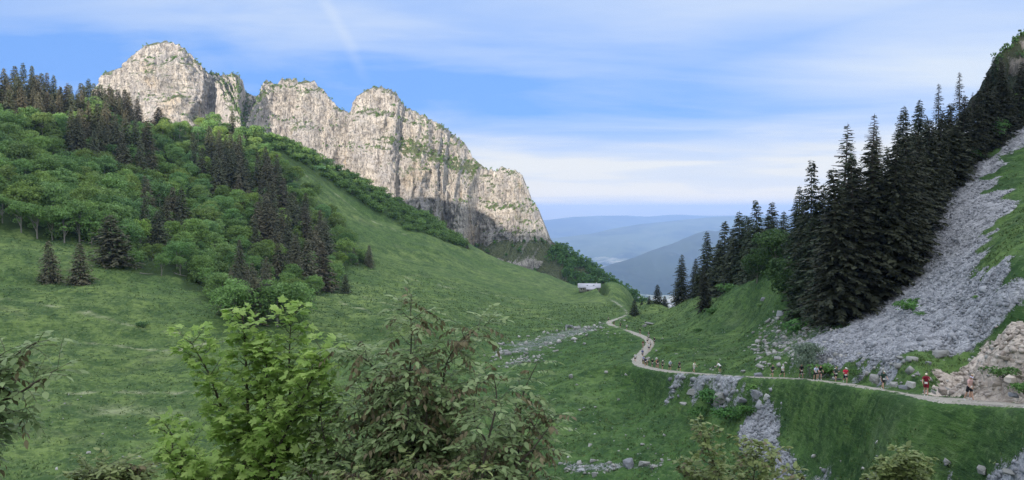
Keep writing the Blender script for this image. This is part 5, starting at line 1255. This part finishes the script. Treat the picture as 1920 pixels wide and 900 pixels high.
def leaves_mesh(name, kind, base, dirv, nrm, size, curl=None, seed=0):
    V0, F0 = LSH[kind]; r = np.random.default_rng(seed); d = unit(dirv); s = unit(np.cross(d, nrm)); n = np.cross(s, d); k = len(V0)
    cu = (r.uniform(.3, 2.2, len(base)) if curl is None else r.uniform(*curl, len(base)))[:, None, None]; wv = r.uniform(.8, 1.1, len(base))[:, None, None]
    L = size[:, None, None]
    V = base[:, None] + L * (V0[None, :, 0:1] * s[:, None] * wv + V0[None, :, 1:2] * d[:, None] + V0[None, :, 2:3] * cu * n[:, None])
    F = F0[None] + (np.arange(len(base)) * k)[:, None, None]
    return mesh_np(name, V.reshape(-1, 3), F.reshape(-1, 3))
def near_leaf_mat(name, dark, light, trans):
    m, t = new_mat(name); geo = t.n('ShaderNodeNewGeometry'); c = t.mix(geo.outputs['Random Per Island'], dark, light)
    c = t.mix(t.math('MULTIPLY', t.noise(geo.outputs['Position'], 9, 3), .5), c, tuple(x * .6 for x in dark)); t.L.new(c, t.bsdf.inputs['Base Color']); t.bsdf.inputs['Roughness'].default_value = .55; t.bsdf.inputs['Specular IOR Level'].default_value = .35
    tr = t.n('ShaderNodeBsdfTranslucent'); t.L.new(t.mix(.4, c, tuple(min(1, x * 1.5) for x in light)), tr.inputs[0]); ms = t.n('ShaderNodeMixShader'); ms.inputs[0].default_value = trans
    t.L.new(t.bsdf.outputs[0], ms.inputs[1]); t.L.new(tr.outputs[0], ms.inputs[2]); t.L.new(ms.outputs[0], t.out.inputs[0]); return m
M_MAPLE = near_leaf_mat('maple_leaves', (0.24, 0.39, 0.095), (0.42, 0.57, 0.17), .45)
M_DKLEAF = near_leaf_mat('shrub_leaves', (0.14, 0.21, 0.085), (0.32, 0.42, 0.20), .34)
M_BROWN = near_leaf_mat('wilted_leaves', (0.11, 0.095, 0.050), (0.26, 0.225, 0.125), .25)
M_OLIVE = near_leaf_mat('olive_leaves', (0.13, 0.18, 0.06), (0.28, 0.34, 0.13), .3)
M_STEM = bark_mat('shrub_bark', (0.035, 0.028, 0.024), (0.10, 0.085, 0.07))
def shrub(name, stems, Y, kind, spacing, twig, leafsz, label, cat, group, mat, seed, brown_top=0.0, per_node=3, sub=True, r0=.014, depth=.35, maple=False, tipmat=None, tipshare=0.0, leafskip=0.0):
    r = np.random.default_rng(seed); mb = MB(); nodes = []; base_pt = None
    lines = []
    for st in stems:
        yy = Y + r.normal(0, depth); pts = np.array([P(u, v, yy + (k * 0.02)) for k, (u, v) in enumerate(st)]); pts = catmull(pts, 8); lines.append(pts)
        # stems reach down to the ground
        gz = ground_z(pts[0][0], pts[0][1]); root = np.array([pts[0][0] * .97, pts[0][1], gz - .1]) if pts[0][2] > gz else pts[0]
        pts = np.vstack([root[None], pts]); n = len(pts); mb.tube(pts, r0 * np.linspace(1.5, .25, n), 6)
    def run_twigs(pts, sp, L0, lvl, topbias):
        seg = np.r_[0, np.cumsum(np.linalg.norm(np.diff(pts, axis=0), axis=1))]; tot = seg[-1]; s = sp * 1.5 if lvl == 0 else sp; side = r.random() * 6.28
        while s < tot:
            p = np.array([np.interp(s, seg, pts[:, i]) for i in range(3)]); t = np.array([np.interp(min(s + .02, tot), seg, pts[:, i]) for i in range(3)]) - np.array([np.interp(max(s - .02, 0), seg, pts[:, i]) for i in range(3)]); t = unit(t)
            f = s / tot
            for q in range(2):
                a = side + q * math.pi + r.normal() * .3; o = unit(np.array([math.cos(a), math.sin(a) * .9, 0.25]) - t * .1); o = unit(o + t * (.5 + .4 * r.random()))
                L = L0 * (1.05 - .55 * f) * (.6 + .6 * r.random()) * (1 if lvl == 0 else .6)
                if lvl < (1 if sub else 0) and L > .10:
                    k = 5; tt = np.linspace(0, 1, k)[:, None]; tp = p + o * L * tt + np.array([0, 0, .18 * L]) * tt ** 2 - np.array([0, 0, .10 * L]) * tt; mb.tube(tp, np.linspace(r0 * .32, r0 * .12, k), 4, cap=False)
                    run_twigs(tp, sp * .8, L0 * .5, lvl + 1, f); nodes.append((tp[-1], o, f))
                else: nodes.append((p, o, f if lvl == 0 else topbias))
            side += math.pi / 2 * (1 if r.random() < .8 else .6); s += sp * (.75 + .5 * r.random())
        nodes.append((pts[-1], unit(pts[-1] - pts[-2]), 1.0 if lvl == 0 else topbias)); nodes.append((pts[-1], unit(unit(pts[-1] - pts[-2]) + r.normal(0, .5, 3)), 1.0 if lvl == 0 else topbias))
    for pts in lines: run_twigs(pts, spacing, twig, 0, 0)
    B, D, N, S, BR = [], [], [], [], []
    for p, o, f in nodes:
        if r.random() < leafskip: continue
        for q in range(per_node if kind != 'leaflet' else 1):
            d = unit(o * .8 + r.normal(0, .55, 3) * np.array([1, 1, .5]) + np.array([0, 0, -.25])); wilt = r.random() < brown_top * (0.35 + .9 * f)
            if wilt: d = unit(d * .8 + np.array([0, 0, -.5]))
            if kind == 'leaflet':       # a compound leaf: leaflets in pairs along a drooping rachis
                Lr = leafsz * (2.2 + r.random()); sd = unit(np.cross(d, [0, 0, 1.0])); m = 3
                tt = np.linspace(0, 1, 4)[:, None]; rp = p + d * Lr * tt - np.array([0, 0, .20 * Lr]) * tt ** 2; mb.tube(rp, .0018, 3, cap=False)
                for k in range(m):
                    bp = p + d * Lr * (.35 + .22 * k) - np.array([0, 0, .20 * Lr]) * (.35 + .22 * k) ** 2
                    for sg in (-1, 1):
                        B.append(bp); D.append(unit(d * .55 + sd * sg * .8 + np.array([0, 0, -.16 - (.5 if wilt else 0)]) + r.normal(0, .12, 3))); N.append(unit(np.array([0, 0, 1.0]) + r.normal(0, .35, 3))); S.append(leafsz * r.uniform(.8, 1.15)); BR.append(wilt)
                B.append(p + d * Lr - np.array([0, 0, .20 * Lr])); D.append(unit(d + np.array([0, 0, -.6]))); N.append(unit(np.array([0, 0, 1.0]) + r.normal(0, .3, 3))); S.append(leafsz * 1.15); BR.append(wilt)
            else:
                pet = .05 if maple else .01; b = p + d * pet; 
                if maple: mb.tube(np.array([p, b]), .0012, 3, cap=False)
                B.append(b); D.append(unit(d * np.array([1, 1, .5]) + np.array([0, 0, -.28 * r.random()]))); N.append(unit(np.array([0, 0, 1.0]) + r.normal(0, .40, 3))); S.append(leafsz * r.uniform(.6, 1.2)); BR.append(wilt)
    B, D, N, S, BR = np.array(B), np.array(D), np.array(N), np.array(S), np.array(BR, bool)
    gx = float(np.mean([l[0][0] for l in lines])); gy = float(np.mean([l[0][1] for l in lines])); e = empty(name, (0, 0, 0))
    lm = leaves_mesh('leaves', kind, B[~BR], D[~BR], N[~BR], S[~BR], seed=seed); obj('stems', mb.mesh('stems'), M_STEM, e); obj('leaves', lm, mat, e)
    if BR.any(): o = obj('wilted_leaves', leaves_mesh('wilted_leaves', kind, B[BR], D[BR], N[BR], S[BR] * .85, curl=(2.0, 5.0), seed=seed + 1), M_BROWN, e)
    loc = Vector((gx, gy, ground_z(gx, gy))); e.location = loc
    for c in e.children: c.location = -loc
    tag(e, label, cat, group); return e
FG = 'young maples in the foreground'; FS = 'half-wilted shrubs in the foreground'
shrub('maple_sapling', [[(478,990),(468,850),(463,720),(458,625),(453,590)], [(470,990),(455,850),(417,768),(391,700),(357,640)], [(440,990),(400,910),(345,850),(310,795)], [(500,990),(505,860),(498,760),(500,690),(492,645)]],
      7.2, 'maple', .085, .34, .088, 'bright green young maple with two tall shoots, left of centre', 'tree', FG, M_MAPLE, 31, per_node=2, maple=True, depth=.18, leafskip=.15)
shrub('maple_sapling', [[(528,990),(530,860),(543,749),(542,681),(546,590)], [(560,990),(580,880),(602,760),(612,660)], [(500,990),(520,850),(580,720),(585,680)]],
      7.0, 'maple', .085, .30, .085, 'bright green young maple behind the left edge of the wilted shrub', 'tree', FG, M_MAPLE, 37, per_node=2, maple=True, depth=.18, leafskip=.15)
shrub('maple_sapling', [[(385,1000),(370,930),(330,860),(322,830)], [(420,1000),(400,940),(380,880)], [(350,1000),(345,920),(350,880)]],
      6.6, 'maple', .08, .26, .080, 'low spreading maple shoots at the bottom edge', 'tree', FG, M_MAPLE, 39, per_node=2, maple=True, depth=.15)
shrub('shrub', [[(790,1010),(775,900),(765,800),(768,715),(771,640),(770,578)], [(785,1010),(760,850),(723,738),(697,685),(650,652)], [(800,1010),(812,860),(829,749),(836,685),(867,636),(905,612)], [(780,1010),(740,880),(700,800),(690,730)], [(795,1010),(800,880),(800,760),(805,690)], [(790,1010),(770,880),(745,780),(735,700)], [(800,1010),(830,900),(850,800),(870,720)]],
      6.6, 'leaflet', .105, .24, .072, 'tall dark shrub with brown wilted tips in the middle foreground', 'shrub', FS, M_DKLEAF, 41, brown_top=.27, depth=.22, r0=.012)
shrub('shrub', [[(915,1010),(940,930),(972,847),(976,772),(984,730),(1008,680)], [(915,1010),(918,920),(931,843),(980,806),(1048,785)], [(910,1010),(912,900),(912,832),(889,787),(895,720)], [(920,1010),(950,900),(1000,840),(1030,800)], [(905,1010),(905,880),(930,760),(925,700)], [(900,1010),(880,900),(850,830)], [(930,1010),(960,930),(1010,880),(1030,860)]],
      6.1, 'leaflet', .11, .20, .066, 'open twiggy shrub with drooping brownish leaves right of the tall one', 'shrub', FS, M_DKLEAF, 43, brown_top=.32, depth=.2, r0=.011, leafskip=.15)
shrub('shrub', [[(650,1010),(640,920),(612,840),(600,775)], [(690,1010),(685,900),(680,820),(665,745)], [(735,1010),(735,900),(730,800)], [(620,1010),(600,930),(575,880)], [(700,1010),(715,900),(725,850)]],
      6.9, 'leaflet', .105, .24, .070, 'dense dark green shrub between the maples and the wilted shrub', 'shrub', FS, M_DKLEAF, 47, brown_top=.12, depth=.25)
shrub('shrub', [[(760,1010),(770,930),(775,880)], [(820,1010),(835,930),(840,870)], [(700,1010),(690,940),(660,900)], [(870,1010),(870,930),(890,880)]],
      5.6, 'leaflet', .075, .20, .062, 'low brown-tinged shrub at the bottom edge under the tall one', 'shrub', FS, M_OLIVE, 49, brown_top=.5, depth=.15)
shrub('shrub', [[(-150,1000),(-90,800),(-20,700),(30,665),(72,640)], [(-150,1000),(-60,800),(40,735),(85,705),(108,692)], [(-140,1000),(-60,850),(0,785),(50,765)], [(-140,1000),(-70,760),(-30,690),(10,660)]],
      4.6, 'leaflet', .045, .14, .066, 'twigs with drooping grey-green leaves reaching in at the left edge', 'shrub', FS, M_DKLEAF, 53, brown_top=.10, depth=.08, r0=.009)
shrub('shrub', [[(150,1010),(160,930),(168,880)], [(205,1010),(206,930),(208,872)], [(250,1000),(258,930),(264,882)], [(185,1010),(186,930),(190,890)]],
      6.0, 'leaflet', .05, .18, .065, 'yellowish shrub tips poking up at the lower left edge', 'shrub', FS, M_OLIVE, 57, brown_top=.15, depth=.1, r0=.008)
shrub('shrub', [[(1380,1010),(1360,920),(1330,850),(1315,800)], [(1390,1010),(1390,900),(1395,830)], [(1400,1010),(1430,920),(1450,850)], [(1370,1010),(1320,930),(1280,870)], [(1410,1010),(1460,940),(1490,880)], [(1385,1010),(1350,930),(1300,880)], [(1395,1010),(1410,920),(1420,830)]],
      12.5, 'oval', .10, .42, .12, 'twiggy olive bush at the bottom edge below the stony chute', 'shrub', FS, M_OLIVE, 59, brown_top=.12, depth=.4, r0=.014, per_node=2)
shrub('shrub', [[(1690,1010),(1690,930),(1692,855)], [(1680,1010),(1665,930),(1650,880)], [(1700,1010),(1715,930),(1735,875)], [(1690,1010),(1675,920),(1670,865)], [(1695,1010),(1705,930),(1715,860)], [(1685,1010),(1650,950),(1640,900)]],
      14.5, 'oval', .10, .42, .13, 'round yellow-green bush at the bottom edge on the right', 'shrub', FS, M_OLIVE, 61, depth=.35, r0=.012, per_node=3)

# ------------------------------------------------------------------ grass: tussocks too many to count, one object
def grass():
    r = np.random.default_rng(23); n = 150000; az = r.uniform(-.66, .66, n); Y = np.exp(r.uniform(math.log(38), math.log(400), n)) ; X = np.tan(az) * Y
    mk = ground_masks(X, Y); w = (np.maximum(mk[0], mk[1]) < .35) & (fbm(X / 3.5, Y / 3.5, 401, 3) > -.15); X, Y = X[w], Y[w]
    dd = np.full(X.shape, 9.0); m = (X > 10); dd[m] = seg_dist(X[m], Y[m], PATH_XYZ)[0]; pth = dd[dd > 1.7]; X, Y = X[dd > 1.7], Y[dd > 1.7]
    Z = Hp(X, Y); k = 4; B = np.repeat(np.column_stack([X, Y, Z - .03]), k, 0); B[:, :2] += r.normal(0, .10, (len(B), 2))
    d = unit(np.column_stack([r.normal(0, .45, (len(B), 2)), np.ones(len(B))])); s = unit(np.cross(d, r.normal(size=(len(B), 3)))); L = r.uniform(.12, .36, len(B)) * np.repeat((.7 + .6 * r.random(len(X))) * np.clip((pth - 1.2) / 2.4, .25, 1) * np.clip(Y / 170, 1, 1.8), k)
    V, F = quads_from(B, d, s, L, L * .40, fold=.1)
    mt, t = new_mat('grass'); pos = t.n('ShaderNodeNewGeometry').outputs['Position']; c = t.mix(t.mapr(t.noise(pos, .16, 5, .62), .34, .66), (0.048, 0.096, 0.032), (0.100, 0.160, 0.055)); c = t.mix(t.mapr(t.noise(pos, 1.1, 3, .7), .5, .7), c, (0.19, 0.24, 0.10)); t.L.new(c, t.bsdf.inputs['Base Color'])
    tag(obj('grass', mesh_np('grass', V, F), mt), 'tussocky mountain grass', kind='stuff')
grass()
